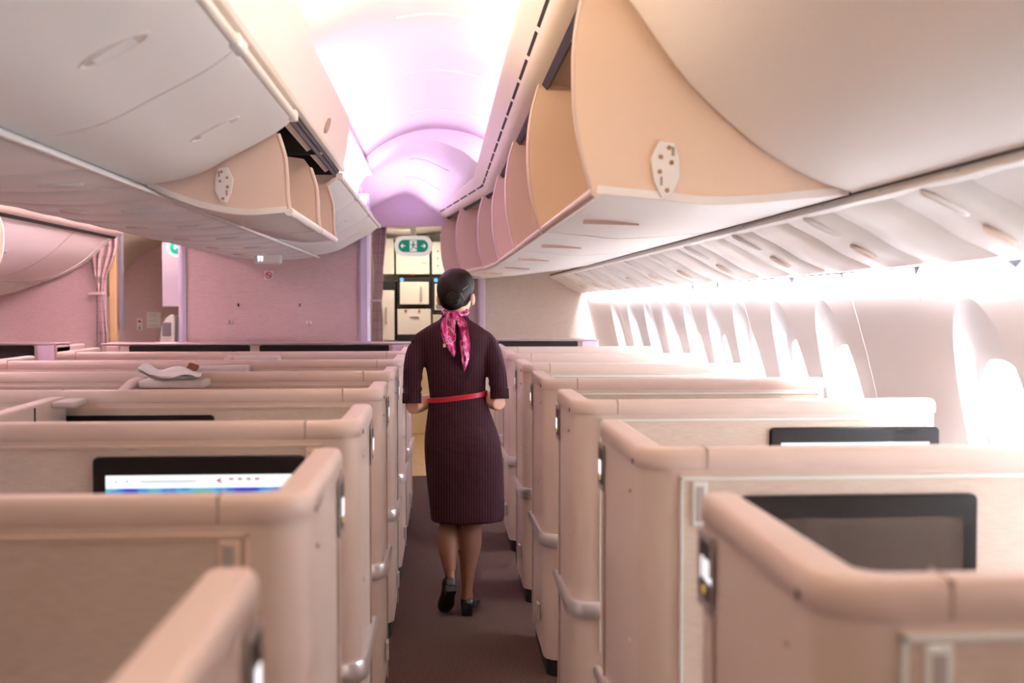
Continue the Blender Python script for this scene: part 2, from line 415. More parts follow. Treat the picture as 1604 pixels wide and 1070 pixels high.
BOT=cr([(-.49,.303),(-.56,.296),(-.624,.292),(-.70,.30),(-.781,.318),(-.87,.348),(-.945,.382)],3)
RIM=cr([(-.492,.313),(-.497,.36),(-.498,.40),(-.500,.44),(-.506,.49),(-.526,.555)],3)
def hinge(parent,x,y,z,s=1.0,flip=1):
    q=MB(); R=[(x+flip*px*s,y,z+pz*s) for px,pz in ((-.02,.075),(.02,.08),(.045,.03),(.035,-.03),(.015,-.075),(-.012,-.07),(-.035,-.02),(-.034,.03))]
    q.rings([R,[(a,b-.008,c) for a,b,c in R]]); o=q.build('hinge_plate', WHT, parent, bevel=.003)
    for px,pz,w_ in ((-.016,.050,.004),(.016,-.030,.003)):
        q=MB(); q.box(x+flip*px*s-w_*s,x+flip*px*s+w_*s,y-.0095,y-.007,z+(pz-.012)*s,z+(pz+.012)*s); q.build('notch', BINUP, o)
    for px,pz in ((-.005,.06),(.018,.035),(-.012,.02),(.02,-.005),(.0,-.055)):
        q=MB(); c=Vector((x+flip*px*s,y-.008,z+pz*s)); q.rings([[c+Vector((math.cos(t)*.0065*s,-k,math.sin(t)*.0065*s)) for t in [2*P*i/10 for i in range(10)]] for k in (0,.002)]); q.build('rivet', mat('brass_rivet',(.45,.28,.18),.35,.6), o)
def open_centre_bin(y0,y1,label):
    t=thing('overhead_bin',(-.75,(y0+y1)/2,H+.30),label,'overhead bin','open bins over the middle suites')
    q=MB(); q.slab(BOT,.02,[y0+.003,y1-.003],side=-1); q.build('bucket_bottom', BINW, t, smooth=True)
    back=[(-.945,.382),(-.95,.45),(-.945,.55),(-.90,.60),(-.62,.60),(-.55,.59)]
    poly=BOT[::1]+back[1:]+RIM[::-1]
    for yy,nm in ((y0,'end_panel'),(y1-.012,'end_panel')):
        q=MB(); q.plate(poly,yy+.004,yy+.014); q.build(nm, BINDIV, t)
        q=MB(); q.tube([(x,yy+.009,H+z) for x,z in RIM],.008,8); q.build('rim', CAP, t, smooth=True)
    q=MB(); q.tube([(-.492,y0+.004,H+.305),(-.492,y1-.004,H+.305)],.014,10); q.build('front_lip', BINW, t, smooth=True)
    q=MB(); q.slab([(-.945,.384),(-.95,.45),(-.945,.55),(-.90,.60)],.01,[y0+.01,y1-.01]); q.build('back_liner', BININ, t, smooth=True)
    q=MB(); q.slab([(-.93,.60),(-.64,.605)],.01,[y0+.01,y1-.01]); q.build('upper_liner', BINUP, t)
    return t
t=open_centre_bin(3.58,4.46,'open lowered left bin, the nearer one, with hinge plates on its end')
hinge(t,-.70,3.58,H+.385,.75); 
q=MB(); q.ell((-.79,3.578,H+.455),.035,.006,.022); o=q.build('hinge_cover', WHT, t, smooth=True)
open_centre_bin(4.48,5.14,'open lowered left bin, the farther one, next to the closed far bins')
# bin housing behind the left bins, its shaded inside coloured black
m=MB(); m.box(-.95,-.50,-1.5,5.2,H+.78,H+.80); m.box(-.97,-.95,-1.5,5.2,H+.40,H+.80); m.box(-.50,-.482,-1.5,5.25,H+.62,H+.80)
m.box(-.93,-.5,4.46,4.475,H+.61,H+.78); m.box(-.93,-.5,5.145,5.155,H+.61,H+.78)
struct(m.build('bin_housing', BLACK))
m=MB(); m.box(mx(-.95),mx(-.50),-1.5,8.42,H+.64,H+.80); struct(m.build('bin_housing', BINUP))
q=MB(); q.tube([(-.48,4.468,H+.61),(-.62,4.468,H+.735)],.006,8); q.build('divider_edge', CAP, None); tag(bpy.data.objects['divider_edge'],'thin pale brace edge crossing the black cavity above the left bins','brace')

# right-hand bins, hung over the window suites
RCL=cr([(1.12,.304),(1.0,.345),(.87,.415),(.765,.50),(.665,.594),(.575,.71),(.50,.815),(.43,.90)],4)
RBOT=cr([(.422,.302),(.50,.294),(.616,.284),(.725,.274),(.88,.280),(1.0,.292),(1.12,.302)],3)
RRIM=cr([(.41,.315),(.385,.40),(.366,.50),(.360,.60),(.362,.70),(.377,.80),(.405,.90)],3)
BK=[(1.16,.40),(1.20,.6),(1.18,.8),(1.05,.90)]
def side_closed(y0,y1,label,mir=False,group=None,lat=True,warp=None,endcap=False):
    pr=mirp(RCL) if mir else RCL; sg=1 if not mir else -1
    t=thing('overhead_bin',(pr[0][0],(y0+y1)/2,H+.30),label,'overhead bin',group)
    q=MB(); q.slab(pr,.02,[y0+.004,(y0+y1)/2,y1-.004],warp,side=1 if mir else -1); q.build('door', BINW, t, smooth=True)
    bk=mirp(BK) if mir else BK
    for yy in (y0+.006,y1-.018):
        q=MB(); q.plate(pr+bk[::-1],yy,yy+.012,warp); q.build('end_panel', BINDIV, t)
    if lat:
        i=12; a=Vector(pr[i-1]); b=Vector(pr[i+1]); d=(b-a).normalized(); nn=Vector((-d.y,d.x))
        if nn.y>0: nn=-nn
        latch(t,(pr[i][0],(y0+y1)/2,H+pr[i][1]),(d.x,0,d.y),(nn.x,0,nn.y),.22,.045)
    if endcap:
        big=[(mx(1.55),.06),(mx(1.3),.17),(mx(1.12),.285)]+pr[1:]; q=MB(); q.slab([(x-sg*.0,z-.01) for x,z in cr(big[:3],2)[:-1]+pr],.05,[y1-.12,y1],warp,side=1 if mir else -1); q.build('end_fairing', BINW, t, smooth=True, bevel=.01)
    return t
def side_open(y0,y1,label,mir=False,warp=None,group='open bins over the window suites'):
    bo,ri,bk=(mirp(RBOT),mirp(RRIM),mirp(BK)) if mir else (RBOT,RRIM,BK)
    t=thing('overhead_bin',(bo[0][0],(y0+y1)/2,H+.30),label,'overhead bin',group)
    q=MB(); q.slab(bo,.022,[y0+.001,(y0+y1)/2,y1-.001],warp,side=-1 if mir else 1); o=q.build('bucket_bottom', BINW, t, smooth=True)
    # finger recess marks on the underside
    for yy in (y0+.5*(y1-y0),):
        wv=warp(yy) if warp else 0
        q=MB(); X=bo[5][0]+wv; q.rings([[(X-.09+.0,yy-.012,H+.277),(X+.10,yy-.004,H+.272),(X+.10,yy+.004,H+.272),(X-.09,yy+.012,H+.277)],[(X-.09,yy-.012,H+.29),(X+.10,yy-.004,H+.285),(X+.10,yy+.004,H+.285),(X-.09,yy+.012,H+.29)]]); q.build('handle_recess', mat('recess_brown',(.5,.32,.25),.5), o)
    for yy in (y0+.003,y1-.015):
        q=MB(); q.plate(bo+bk+ri[::-1],yy,yy+.012,warp); q.build('end_panel', BININ, t)
        q=MB(); q.tube([(x+(warp(yy) if warp else 0),yy+.006,H+z) for x,z in ri],.007,8); q.build('rim', CAP, t, smooth=True)
    q=MB(); l=bo[0]; q.tube([(l[0]+(warp(yy) if warp else 0),yy,H+l[1]+.006) for yy in (y0+.004,(y0+y1)/2,y1-.004)],.017,10); q.build('front_lip', CAP, t, smooth=True)
    q=MB(); q.slab([bo[-1]]+bk,.01,[y0+.012,y1-.012],warp); q.build('back_liner', BININ, t, smooth=True)
    # fixed housing above the bucket
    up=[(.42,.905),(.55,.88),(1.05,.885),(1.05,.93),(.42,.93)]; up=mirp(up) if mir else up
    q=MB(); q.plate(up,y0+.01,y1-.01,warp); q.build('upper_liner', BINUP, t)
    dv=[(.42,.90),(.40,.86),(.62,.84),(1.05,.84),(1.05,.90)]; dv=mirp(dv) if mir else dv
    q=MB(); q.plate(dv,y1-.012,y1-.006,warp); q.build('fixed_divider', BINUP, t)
    return t
side_closed(-.2,1.33,'closed right bin above the camera, out of the picture',group='closed right bins out of view',lat=False)
side_closed(1.33,2.9,'large closed cream bin filling the top right corner',lat=False)
ns=['nearest open right bin with a big hinge plate on its end','second open right bin beyond the one with the hinge plate','third open right bin, between the second and the fourth','fourth open right bin, before the rail bends inwards']
for i,(a_,b_) in enumerate(((2.92,4.44),(4.46,5.96),(5.98,7.5),(7.52,8.95))):
    t=side_open(a_,b_,ns[i],warp=kink if i==3 else None)
    if i==0: hinge(t,.612,2.92,H+.365,1.0,-1)
side_open(8.97,10.1,'pink-lit open right bin past the bend of the rail',warp=kink)
side_open(10.12,11.15,'last open right bin, touching the front bulkhead',warp=kink)
side_open(5.9,7.4,'open bin over the far left window suites, cut by the frame edge',mir=True,group='open bins of the far left aisle')
side_open(4.3,5.88,'open bin over the far left window suites, hidden nearer one',mir=True,group='open bins of the far left aisle')
side_closed(7.42,9.1,'closed white bin with one latch in the far left aisle',mir=True)
side_closed(9.1,10.1,'end fairing bin sweeping down to the far left bulkhead',mir=True,lat=False,endcap=True)

# ------------------------------------------------------------------ passenger service panels
def psu(prof,y0,y1,pitch,label,mir=False,side=1):
    pr=mirp(prof) if mir else prof
    t=thing('service_panel',(pr[0][0],(y0+y1)/2,H+.2),label,'ceiling panel')
    q=MB(); ys=[]; y=y0; prof2=[]
    rings=[]
    y=y0
    while y<y1:
        for dy,dz in ((0,.008),(.012,.0),(pitch*.33,-.003),(pitch*.62,-.004),(pitch-.012,.0)):
            rings.append((y+dy,dz))
        y+=pitch
    q.rings([[(x,yy,H+z+dz) for x,z in pr]+[(x,yy,H+z+.05) for x,z in pr[::-1]] for yy,dz in rings]); q.build('skin', PSU, t, smooth=True)
    e=pr[0]
    q=MB(); q.slab([(e[0]-.006,e[1]-.012),(e[0]+.03*(1 if not mir else -1),e[1]-.018)],.012,[y0,y1]); q.build('edge_rail', WHT, t, bevel=.003)
    y=y0+pitch*.5; k=0
    while y<y1-.3:
        for f_,L_ in ((.28,.07),(.6,.05)):
            i=int(f_*(len(pr)-1)); c=Vector((pr[i][0],y,H+pr[i][1]-.004)); a=Vector((pr[i+1][0]-pr[i][0],0,pr[i+1][1]-pr[i][1])).normalized(); n=a.cross(Vector((0,1,0))); n=n if n.z<0 else -n
            q=MB(); R=[]
            for s,h in ((1,0),(.9,.007),(.55,.011),(.05,.012)):
                R.append([c+a*(math.cos(t_)*L_*s)+Vector((0,math.sin(t_)*.022*s,0))+n*h for t_ in [2*P*j/16 for j in range(16)]])
            q.rings(R,cap0=False); q.build('reading_light' if f_<.5 else 'air_outlet', WHT if f_<.5 else mat('warm_lens',(.78,.66,.56),.3), t, smooth=True)
        k+=1; y+=pitch*2
    return t
psu(cr([(1.13,.292),(1.18,.262),(1.26,.222),(1.34,.174),(1.41,.143),(1.455,.124)],3),-.2,11.15,.42,'rippled white panel with reading lights running over the right windows')
q=MB(); 
for y in frange(.2,10.8,.9): q.box(1.452,1.457,y,y+.6,H+.114,H+.119)
tag(q.build('shadow_strip', mat('mauve_gap',(.25,.15,.17),.6)),'thin broken dark line between the right panels and the window wall','trim strip')
psu(cr([(-.955,.376),(-1.05,.362),(-1.17,.353),(-1.29,.350),(-1.41,.353),(-1.53,.362),(-1.625,.376)],2),-.3,8.42,.42,'rippled panel under the middle bins, running to the middle bulkhead')
psu(cr([(1.13,.292),(1.26,.222),(1.36,.172),(1.50,.128)],3),4.0,10.1,.42,'service panel over the far left window suites',mir=True)
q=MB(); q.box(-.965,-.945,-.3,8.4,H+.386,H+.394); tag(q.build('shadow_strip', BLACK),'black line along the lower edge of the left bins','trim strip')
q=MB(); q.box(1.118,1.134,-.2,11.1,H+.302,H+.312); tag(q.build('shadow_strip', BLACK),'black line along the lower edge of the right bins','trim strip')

# ------------------------------------------------------------------ suites
ZT=1.19
def extr(q, poly, levels):       # levels: (z, inset)
    q.rings([[(x,y,z) for x,y in (offset(poly,d) if d else poly)] for z,d in levels])
def lplan(xa, sgn, yf, yt, xe, th=.062, tl=.05, r=.075):
    # L-shaped plan: aisle face at x=xa running yf..yt, then across the cabin at yf towards xe (sgn = direction away from the aisle)
    pts=[]
    X=lambda d: xa+sgn*d
    # outer corner (rounded), going round
    pts+= [(X(r-r*math.cos(a)), yf+r-r*math.sin(a)) for a in [P/2*i/8 for i in range(8,-1,-1)]]      # from front face to aisle face
    pts+= [(X(0),yt-.02),(X(.006),yt-.006),(X(.02),yt)]
    pts+= [(X(th-.02),yt),(X(th-.006),yt-.006),(X(th),yt-.02)]
    ri=.03; cx=th+ri; cy=yf+tl+ri
    pts+= [(X(cx-ri*math.cos(a)), cy-ri*math.sin(a)) for a in [P/2*i/5 for i in range(6)]]
    xe_=abs(xe-xa)
    pts+= [(X(xe_),yf+tl),(X(xe_),yf)]
    # orientation -> counter-clockwise
    area_=sum(pts[i-1][0]*pts[i][1]-pts[i][0]*pts[i-1][1] for i in range(len(pts)))
    return pts if area_>0 else pts[::-1]
def screen(parent,x0,x1,z0,z1,y,content=None):
    q=MB(); r=.012
    def rr(a,b,c,d,r): return [(p[0],p[1]) for p in arc(b-r,d-r,r,0,P/2,4)+arc(a+r,d-r,r,P/2,P,4)+arc(a+r,c+r,r,P,1.5*P,4)+arc(b-r,c+r,r,1.5*P,2*P,4)]
    o_=rr(x0,x1,z0,z1,.014)
    q.rings([[(x,y,z) for x,z in o_],[(x,y-.012,z) for x,z in o_],[(x,y-.015,z) for x,z in rr(x0+.003,x1-.003,z0+.003,z1-.003,.012)]])
    mo=q.build('monitor', BEZEL, parent, smooth=True)
    b=.032; top=.045
    q=MB(); q.box(x0+b,x1-b,y-.0165,y-.0145,z0+b,z1-top); s=q.build('screen', content or SCR, mo)
    return mo
def screenmat(name, kind):
    m=bpy.data.materials.new(name); m.use_nodes=True; nt=m.node_tree; b=nt.nodes['Principled BSDF']; b.inputs['Roughness'].default_value=.08
    b.inputs['Base Color'].default_value=(.02,.02,.02,1)
    tc=nt.nodes.new('ShaderNodeTexCoord'); sp=nt.nodes.new('ShaderNodeSeparateXYZ'); nt.links.new(tc.outputs['Generated'],sp.inputs[0])
    n=nt.nodes.new('ShaderNodeTexNoise'); n.inputs['Scale'].default_value=5; n.inputs['Detail'].default_value=6; nt.links.new(tc.outputs['Generated'],n.inputs['Vector'])
    r=nt.nodes.new('ShaderNodeValToRGB'); cr_=r.color_ramp
    cols=[(0,(.01,.01,.15,1)),(.42,(.02,.05,.55,1)),(.52,(.05,.45,.75,1)),(.58,(.25,.45,.08,1)),(.68,(.6,.6,.2,1))] if kind=='map' else [(0,(.02,.18,.22,1)),(1,(.05,.30,.34,1))]
    cr_.elements[0].position=cols[0][0]; cr_.elements[0].color=cols[0][1]; cr_.elements[1].position=cols[-1][0]; cr_.elements[1].color=cols[-1][1]
    for p_,c_ in cols[1:-1]: e=cr_.elements.new(p_); e.color=c_
    nt.links.new(n.outputs['Fac'],r.inputs[0])
    gt=nt.nodes.new('ShaderNodeMath'); gt.operation='GREATER_THAN'; gt.inputs[1].default_value=.86 if kind=='map' else .9; nt.links.new(sp.outputs['Z'],gt.inputs[0])
    x=nt.nodes.new('ShaderNodeMix'); x.data_type='RGBA'; nt.links.new(gt.outputs[0],x.inputs[0]); nt.links.new(r.outputs[0],x.inputs[6]); x.inputs[7].default_value=(.95,.97,1,1)
    nt.links.new(x.outputs[2],b.inputs['Emission Color']); b.inputs['Emission Strength'].default_value=.36
    return m
MAPS=screenmat('moving_map','map'); WSCR=screenmat('reflection_screen','reflection')  # the second paints a teal reflection on the glass as glowing colour
def text_mesh(s, size, name, material, parent, M):
    c=bpy.data.curves.new('txt','FONT'); c.body=s; c.size=size; c.extrude=.0006; c.offset=size*.035
    o=bpy.data.objects.new('txt',c); COL.objects.link(o); bpy.context.view_layer.update()
    me=bpy.data.meshes.new_from_object(o.evaluated_get(bpy.context.evaluated_depsgraph_get())); bpy.data.objects.remove(o); me.name=name
    me.transform(M); me.transform(Matrix.Translation(-WORG[parent.name])); me.materials.clear(); me.materials.append(material)
    q=bpy.data.objects.new(name,me); COL.objects.link(q); q.parent=parent; WORG[q.name]=WORG[parent.name]; return q
def shell_side(t, xa, sgn, yf, yt, xe, plate=True, digits=None, hook=True, latchz=.24):
    pl=lplan(xa,sgn,yf,yt,xe)
    q=MB(); extr(q, pl, [(.07,.010),(.16,.004),(1.146,.004)]); body=q.build('shell_panel', CREAM, t, smooth=True)
    q=MB(); extr(q, pl, [(1.146,.003),(1.150,.0),(1.174,.0),(1.184,.003),(ZT-.0015,.007),(ZT,.011),(ZT,.0125),(ZT,.020)]); q.build('top_cap', CAP, t, smooth=True)
    q=MB(); extr(q, offset(pl,.022), [(0,0),(.075,0)]); q.build('toe_gap_plinth', BLACK, t)  # inset block coloured black for the shade in the toe gap
    X=lambda d: xa+sgn*d
    # cap joint line
    q=MB(); q.box(min(X(.135),X(.139)),max(X(.135),X(.139)),yf-.0012,yf+.052,1.148,ZT+.0008); q.build('cap_joint', BINUP, t)
    # bumper rail
    r=.075; pts=[(X(.15),yf)]+[(X(r-r*math.cos(a)), yf+r-r*math.sin(a)) for a in [P/2*i/8 for i in range(8,-1,-1)]]+[(X(0),yt-.01)]
    R=[]
    for i,(x,y) in enumerate(pts):
        a=Vector(pts[max(i-1,0)]); b=Vector(pts[min(i+1,len(pts)-1)]); d=(b-a).normalized(); n=Vector((-d.y,d.x))
        c=Vector((X(.2),yf+.2)); 
        if (Vector((x,y))-c).dot(n)<0: n=-n
        hgt=.026 if i<len(pts)-1 else .012
        R.append([(x-n.x*.004,y-n.y*.004,.55-hgt),(x+n.x*.010,y+n.y*.010,.55-hgt),(x+n.x*.014,y+n.y*.014,.55-hgt*.5),(x+n.x*.014,y+n.y*.014,.55+hgt*.5),(x+n.x*.008,y+n.y*.008,.55+hgt),(x-n.x*.004,y-n.y*.004,.55+hgt)])
    q=MB(); q.rings(R); q.build('bumper_rail', SILV, t, smooth=True)
    # lower door line, screws, lock
    q=MB(); q.box(min(X(-.0012),X(.004)),max(X(-.0012),X(.004)),yt-.10,yt-.097,.08,1.02); q.build('panel_seam', BINUP, t)
    def disc(x,y,z,r_,mt,nm):
        q=MB(); q.rings([[(x-sgn*h,y+r_*math.cos(a),z+r_*math.sin(a)) for a in [2*P*i/12 for i in range(12)]] for h in (-.002,.0015)]); q.build(nm,mt,t)
    disc(X(0),yf+.085,1.155,.006,BLACK,'screw_hole'); disc(X(.002),yf+.13,1.085,.004,BINUP,'screw_cover'); disc(X(.002),yf+.13,.76,.008,TRIM2,'lock_button')
    q=MB(); x=X(0); q.box(min(x,x-sgn*.012),max(x,x-sgn*.012),yf+.10,yf+.15,latchz-.035,latchz+.035); q.build('floor_latch', SILV, t, bevel=.005)
    if plate:
        y1=yt-.012; y0=yt-.10; z0,z1=1.02,1.137
        q=MB(); q.box(min(x,x-sgn*.003),max(x,x-sgn*.003),y0,y1,z0,z1); po=q.build('number_plate', mat('plate_grey',(.36,.31,.29),.35,.3), t, bevel=.002)
        xx=x-sgn*.003; q=MB(); q.box(min(xx,xx-sgn*.0015),max(xx,xx-sgn*.0015),y0+.012,y1-.018,z0+.018,z1-.012); q.build('number_display', BEZEL, po)
        xx=xx-sgn*.002
        if digits:
            # reads from the aisle: text plane facing -x
            M=Matrix.Translation((xx,yt-.036,z0+.050))@Matrix.Rotation(-sgn*P/2,4,'Z')@Matrix.Rotation(P/2,4,'X')@Matrix.Translation((0,0,0))
            text_mesh(digits,.042,'seat_number',DIGIT,po,M)
        else:
            q=MB(); q.box(min(xx,xx-sgn*.0008),max(xx,xx-sgn*.0008),y0+.025,y1-.03,z0+.040,z0+.075); q.build('lit_number', DIGIT, po)
        q=MB(); q.ell((xx,(y0+y1)/2-.003,z0+.032),.001,.010,.008,10,6); q.build('seat_icon', GOLD, po)
    if hook:
        hx=X(.120); q=MB(); o_=[(hx+a,b) for a,b in ((-.016,1.035),(.016,1.035),(.016,1.125),(-.016,1.125))]
        q.rings([[(p,yf-.002,z) for p,z in o_],[(p,yf-.010,z) for p,z in o_]]); ho=q.build('coat_hook', TRIM if sgn>0 else TRIM2, t, bevel=.005)
        q=MB(); q.box(hx-.008,hx+.008,yf-.0115,yf-.009,1.045,1.116); q.build('hook_recess', mat('hook_grey',(.40,.36,.34),.3), ho, bevel=.002)
    return body
def fabric(t, x0, x1, yf, trim):
    q=MB(); q.box(x0,x1,yf-.004,yf+.002,.42,1.128); q.build('textile_panel', FAB, t)
    q=MB(); 
    for a,b,c,d in ((x0-.005,x0,.42,1.133),(x1,x1+.005,.42,1.133),(x0-.005,x1+.005,1.128,1.134)): q.box(a,b,yf-.008,yf+.003,c,d)
    q.build('panel_trim', trim, t)
YR=[1.10,2.15,3.26,4.23,5.30,6.42,7.52]; TR=[1.66,2.73,3.74,4.81,5.82,7.03,8.15]
words=['nearest','second nearest','third','fourth','fifth','sixth','seventh']
rl=['right suite partition closest to the camera, with the white seat number 11L',
 'second right suite partition, its dark monitor facing back over the nearest one',
 'third right suite partition, with a teal-edged monitor by the window',
 'fourth right suite partition, just ahead of the one with the teal-edged monitor',
 'fifth right suite partition, its bumper rail left of the fourth one',
 "sixth right suite partition, level with the attendant's right elbow",
 'last and smallest right suite partition with a silvery top edge']
for i,(yf,yt) in enumerate(zip(YR,TR)):
    t=thing('suite_partition',(.4,yf,0),rl[i],'suite partition','suite partitions by the windows')
    shell_side(t,.40,1,yf,yt,1.53,digits='11L' if i==0 else None)
    fabric(t,.487,1.50,yf,TRIM)
    if i==1: screen(t,.60,1.092,.80,1.096,yf-.004, mat('dim_reflecting_screen',(.05,.036,.028),.1,spec=.6))
    if i==2: screen(t,1.005,1.535,.78,1.105,yf-.004, WSCR)
YL=[.62,1.66,2.72,3.76,4.77,5.78,6.84]; TL=[1.22,2.23,3.21,4.16,5.18,6.40,7.60]
ll=['blurred middle suite partition cut off at the bottom left corner',
 'middle suite partition with a coat hook slot, nearest one shown full width',
 'middle suite partition carrying the lit monitor with the blue and green map',
 'middle suite partition with only the black top edge of its monitor showing',
 'middle suite partition with the white pillow and divider behind its top edge',
 "middle suite partition beside the attendant's left elbow, sixth from the camera",
 'farthest middle suite partition, in front of the twin monitor console']
for i,(yf,yt) in enumerate(zip(YL,TL)):
    t=thing('suite_partition',(XC,yf,0),ll[i],'suite partition','suite partitions of the middle block')
    xe=XC
    shell_side(t,-.20,-1,yf,yt,xe-.002,hook=(i<3)); shell_side(t,mx(-.20),1,yf,yt,xe+.002,hook=False)
    fabric(t,mx(-.297),-.297,yf,TRIM2)
    if i==2: 
        mo=screen(t,-.85,-.335,.80,1.108,yf-.004,MAPS); ys_=yf-.0205
        q=MB(); q.rings([[(x,y,z) for x,z in ((-.552,1.048),(-.537,1.057),(-.542,1.049),(-.536,1.041))] for y in (ys_-.0006,ys_)]); q.build('logo_mark',mat('logo_red',(.6,.05,.08),.4,emit=(.7,.05,.1),es=.15),mo)
        q=MB()
        for k_ in range(4): q.box(-.520+k_*.021,-.510+k_*.021,ys_-.0006,ys_,1.049,1.055)
        q.build('header_glyphs',mat('glyph_pink',(.7,.35,.4),.4,emit=(.8,.4,.45),es=.12),mo)
        q=MB(); q.box(-.735,-.60,ys_-.0006,ys_,1.0465,1.0485); q.box(-.795,-.791,ys_-.0006,ys_,1.046,1.050); q.box(-.768,-.764,ys_-.0006,ys_,1.046,1.050); q.build('header_line',mat('glyph_grey',(.3,.35,.42),.4,emit=(.35,.4,.5),es=.12),mo)
        q=MB(); q.ell((-.60,ys_+.001,.985),.075,.0015,.045,24,10); q.build('map_land',mat('map_green',(.2,.4,.1),.4,emit=(.35,.55,.12),es=.28),mo)
    if i==3: screen(t,-1.285,-.77,.80,1.106,yf-.004)
    # divider between the pair, reaching back from the wall with a sloping end
    if i>=4:
        q=MB(); y0,y1=yf-.42,yf-.005
        s=[(y0,.50),(y0,1.05),(y0+.05,1.115),(y0+.30,1.165),(y1,1.172),(y1,.50)]
        q.rings([[(XC-.025,y,z) for y,z in s],[(XC+.025,y,z) for y,z in s]]); q.build('pair_divider', CREAM, t, bevel=.008)
        q=MB(); q.box(XC+.03,XC+.30,yf-.16,yf-.005,1.13,1.168); q.build('divider_shelf', mat('shelf_grey_beige',(.60,.54,.50),.4), t, bevel=.012)
t=thing('pair_divider',(XC,2.9,0),'short pale divider panel at the left edge, in front of the black-edged monitor','divider')
q=MB(); s=[(2.80,0),(2.80,1.135),(2.84,1.16),(3.75,1.172),(3.75,0)]; q.rings([[(XC-.03,y,z) for y,z in s],[(XC+.03,y,z) for y,z in s]]); q.build('panel', CREAM, t, bevel=.01)
q=MB(); q.box(XC+.028,XC+.10,3.60,3.75,1.145,1.166); q.build('shelf', mat('shelf_grey_beige',(.60,.54,.50),.4), t, bevel=.006)
q=MB(); q.box(XC+.028,XC+.033,3.45,3.458,.9,1.16); q.build('gap_line', BLACK, t)
# far left window suites
for i,(yf,yt) in enumerate(((5.4,6.0),(6.5,7.1))):
    t=thing('suite_partition',(-2.98,yf,0),['far left window suite partition, nearer one','far left window suite partition just before the dark monitor console'][i],'suite partition','far left window suite partitions')
    shell_side(t,mx(.40),-1,yf,yt,mx(1.53),plate=False,hook=False); fabric(t,mx(1.50),mx(.497),yf,TRIM2)
# front consoles with monitors
def console(x0,x1,yf,label,mons,top=ZT,ends=True):
    t=thing('monitor_console',((x0+x1)/2,yf,0),label,'console')
    q=MB(); q.box(x0,x1,yf,yf+.30,0,top-.012); q.build('console_body', CREAM, t, bevel=.006)
    q=MB(); q.box(x0-.004,x1+.004,yf-.012,yf+.30,top-.012,top); q.build('top_rail', mat('mauve_metal',(.50,.40,.43),.3,.4), t, bevel=.004)
    for a,b in mons: screen(t,a,b,top-.33,top-.015,yf)
    if ends:
        for a,b in ((x0+.03,x0+.13),): 
            q=MB(); q.box(a,b,yf-.015,yf+.001,top-.2,top-.016); q.build('end_cover', CAP, t, bevel=.01)
    q=MB(); q.box(x1-.14,x1-.012,yf-.018,yf+.001,top-.2,top-.014); q.build('corner_cover', mat('pink_lavender',(.66,.50,.62),.4), t, bevel=.01)
    return t
console(-2.47,-.22,8.1,'long middle console with two black monitors under the mauve bulkhead',[(-2.27,-1.40),(-1.33,-.38)],1.20)
console(.46,1.30,8.9,'right front console with one dark monitor by the window wall',[(.47,1.13)],1.198,ends=False)
t=console(-3.9,-2.86,8.3,'left console with a dark blue monitor at the left frame edge',[(-3.8,-3.02)],1.195)
q=MB(); q.box(-2.92,-2.86,8.3,8.95,.1,1.17); q.build('side_panel', CREAM, t, bevel=.01)

# pillow and brown strap on the divider
m=MB(); n=14; top=[];bt=[]
bm=bmesh.new(); 
for i in range(n+1):
    for j in range(9):
        u=i/n*2-1; v=j/8*2-1; e=max(0,(1-abs(u)**3))*max(0,(1-abs(v)**3))
        hz=.030*e**.6 + (.035*max(0,-u-.55) if True else 0) + .008*math.sin(5*u+2*v)
        for s in (1,-1): bm.verts.new((u*.115+ .006*math.sin(7*v), v*.09, (hz if s>0 else -.018*e**.6)+.03*(u<-.6)*(abs(u)-.6)*2.2))
bm.verts.ensure_lookup_table()
def vi(i,j,s): return bm.verts[(i*9+j)*2+s]
for i in range(n):
    for j in range(8):
        bm.faces.new((vi(i,j,0),vi(i+1,j,0),vi(i+1,j+1,0),vi(i,j+1,0))); bm.faces.new((vi(i,j,1),vi(i,j+1,1),vi(i+1,j+1,1),vi(i+1,j,1)))
bmesh.ops.remove_doubles(bm,verts=bm.verts,dist=.0005)
me=bpy.data.meshes.new('pillow'); bm.to_mesh(me); bm.free()
for p_ in me.polygons: p_.use_smooth=True
me.materials.append(mat('pillow_linen',(.88,.85,.84),.8,bump=(20,(1,1,1),.6)))
t=thing('pillow',(-1.135,4.66,1.185),'rumpled white pillow with a brown corner on the middle divider','pillow')
o=bpy.data.objects.new('pillow_case',me); COL.objects.link(o); o.parent=t; o.modifiers.new('s','SUBSURF').render_levels=1
q=MB(); q.rings([[(-1.09,4.680,1.20),(-1.065,4.690,1.238),(-1.025,4.680,1.225),(-1.035,4.670,1.20)],[(-1.09,4.705,1.20),(-1.065,4.710,1.233),(-1.025,4.705,1.22),(-1.035,4.695,1.20)]]); q.build('brown_corner', mat('brown_leather',(.22,.07,.03),.6), t, bevel=.004)

# ------------------------------------------------------------------ bulkheads and doorway
def wallpanel(name,x0,x1,y,z0,z1,mt,label=None,poly=None,th=.04):
    q=MB()
    if poly: q.rings([[(a,y,b) for a,b in poly],[(a,y+th,b) for a,b in poly]])
    else: q.box(x0,x1,y,y+th,z0,z1)
    o=q.build(name,mt); return struct(o)
wallpanel('wall_bulkhead',-1.97,-.60,8.5,0,2.40,MAUVE)
def post(x0,x1,y,z1,label):
    q=MB(); q.rings([[(x,yy,z) for x,yy in ((x0+.02,y-.03),(x1-.02,y-.03),(x1,y-.01),(x1,y+.07),(x0,y+.07),(x0,y-.01))] for z in (0,z1)]); tag(q.build('bulkhead_post',LAV,smooth=False),label,'post')
post(-.635,-.545,8.49,2.34,'lavender post at the right end of the middle bulkhead')
post(-2.005,-1.95,8.49,2.34,'lavender post at the left end of the middle bulkhead')
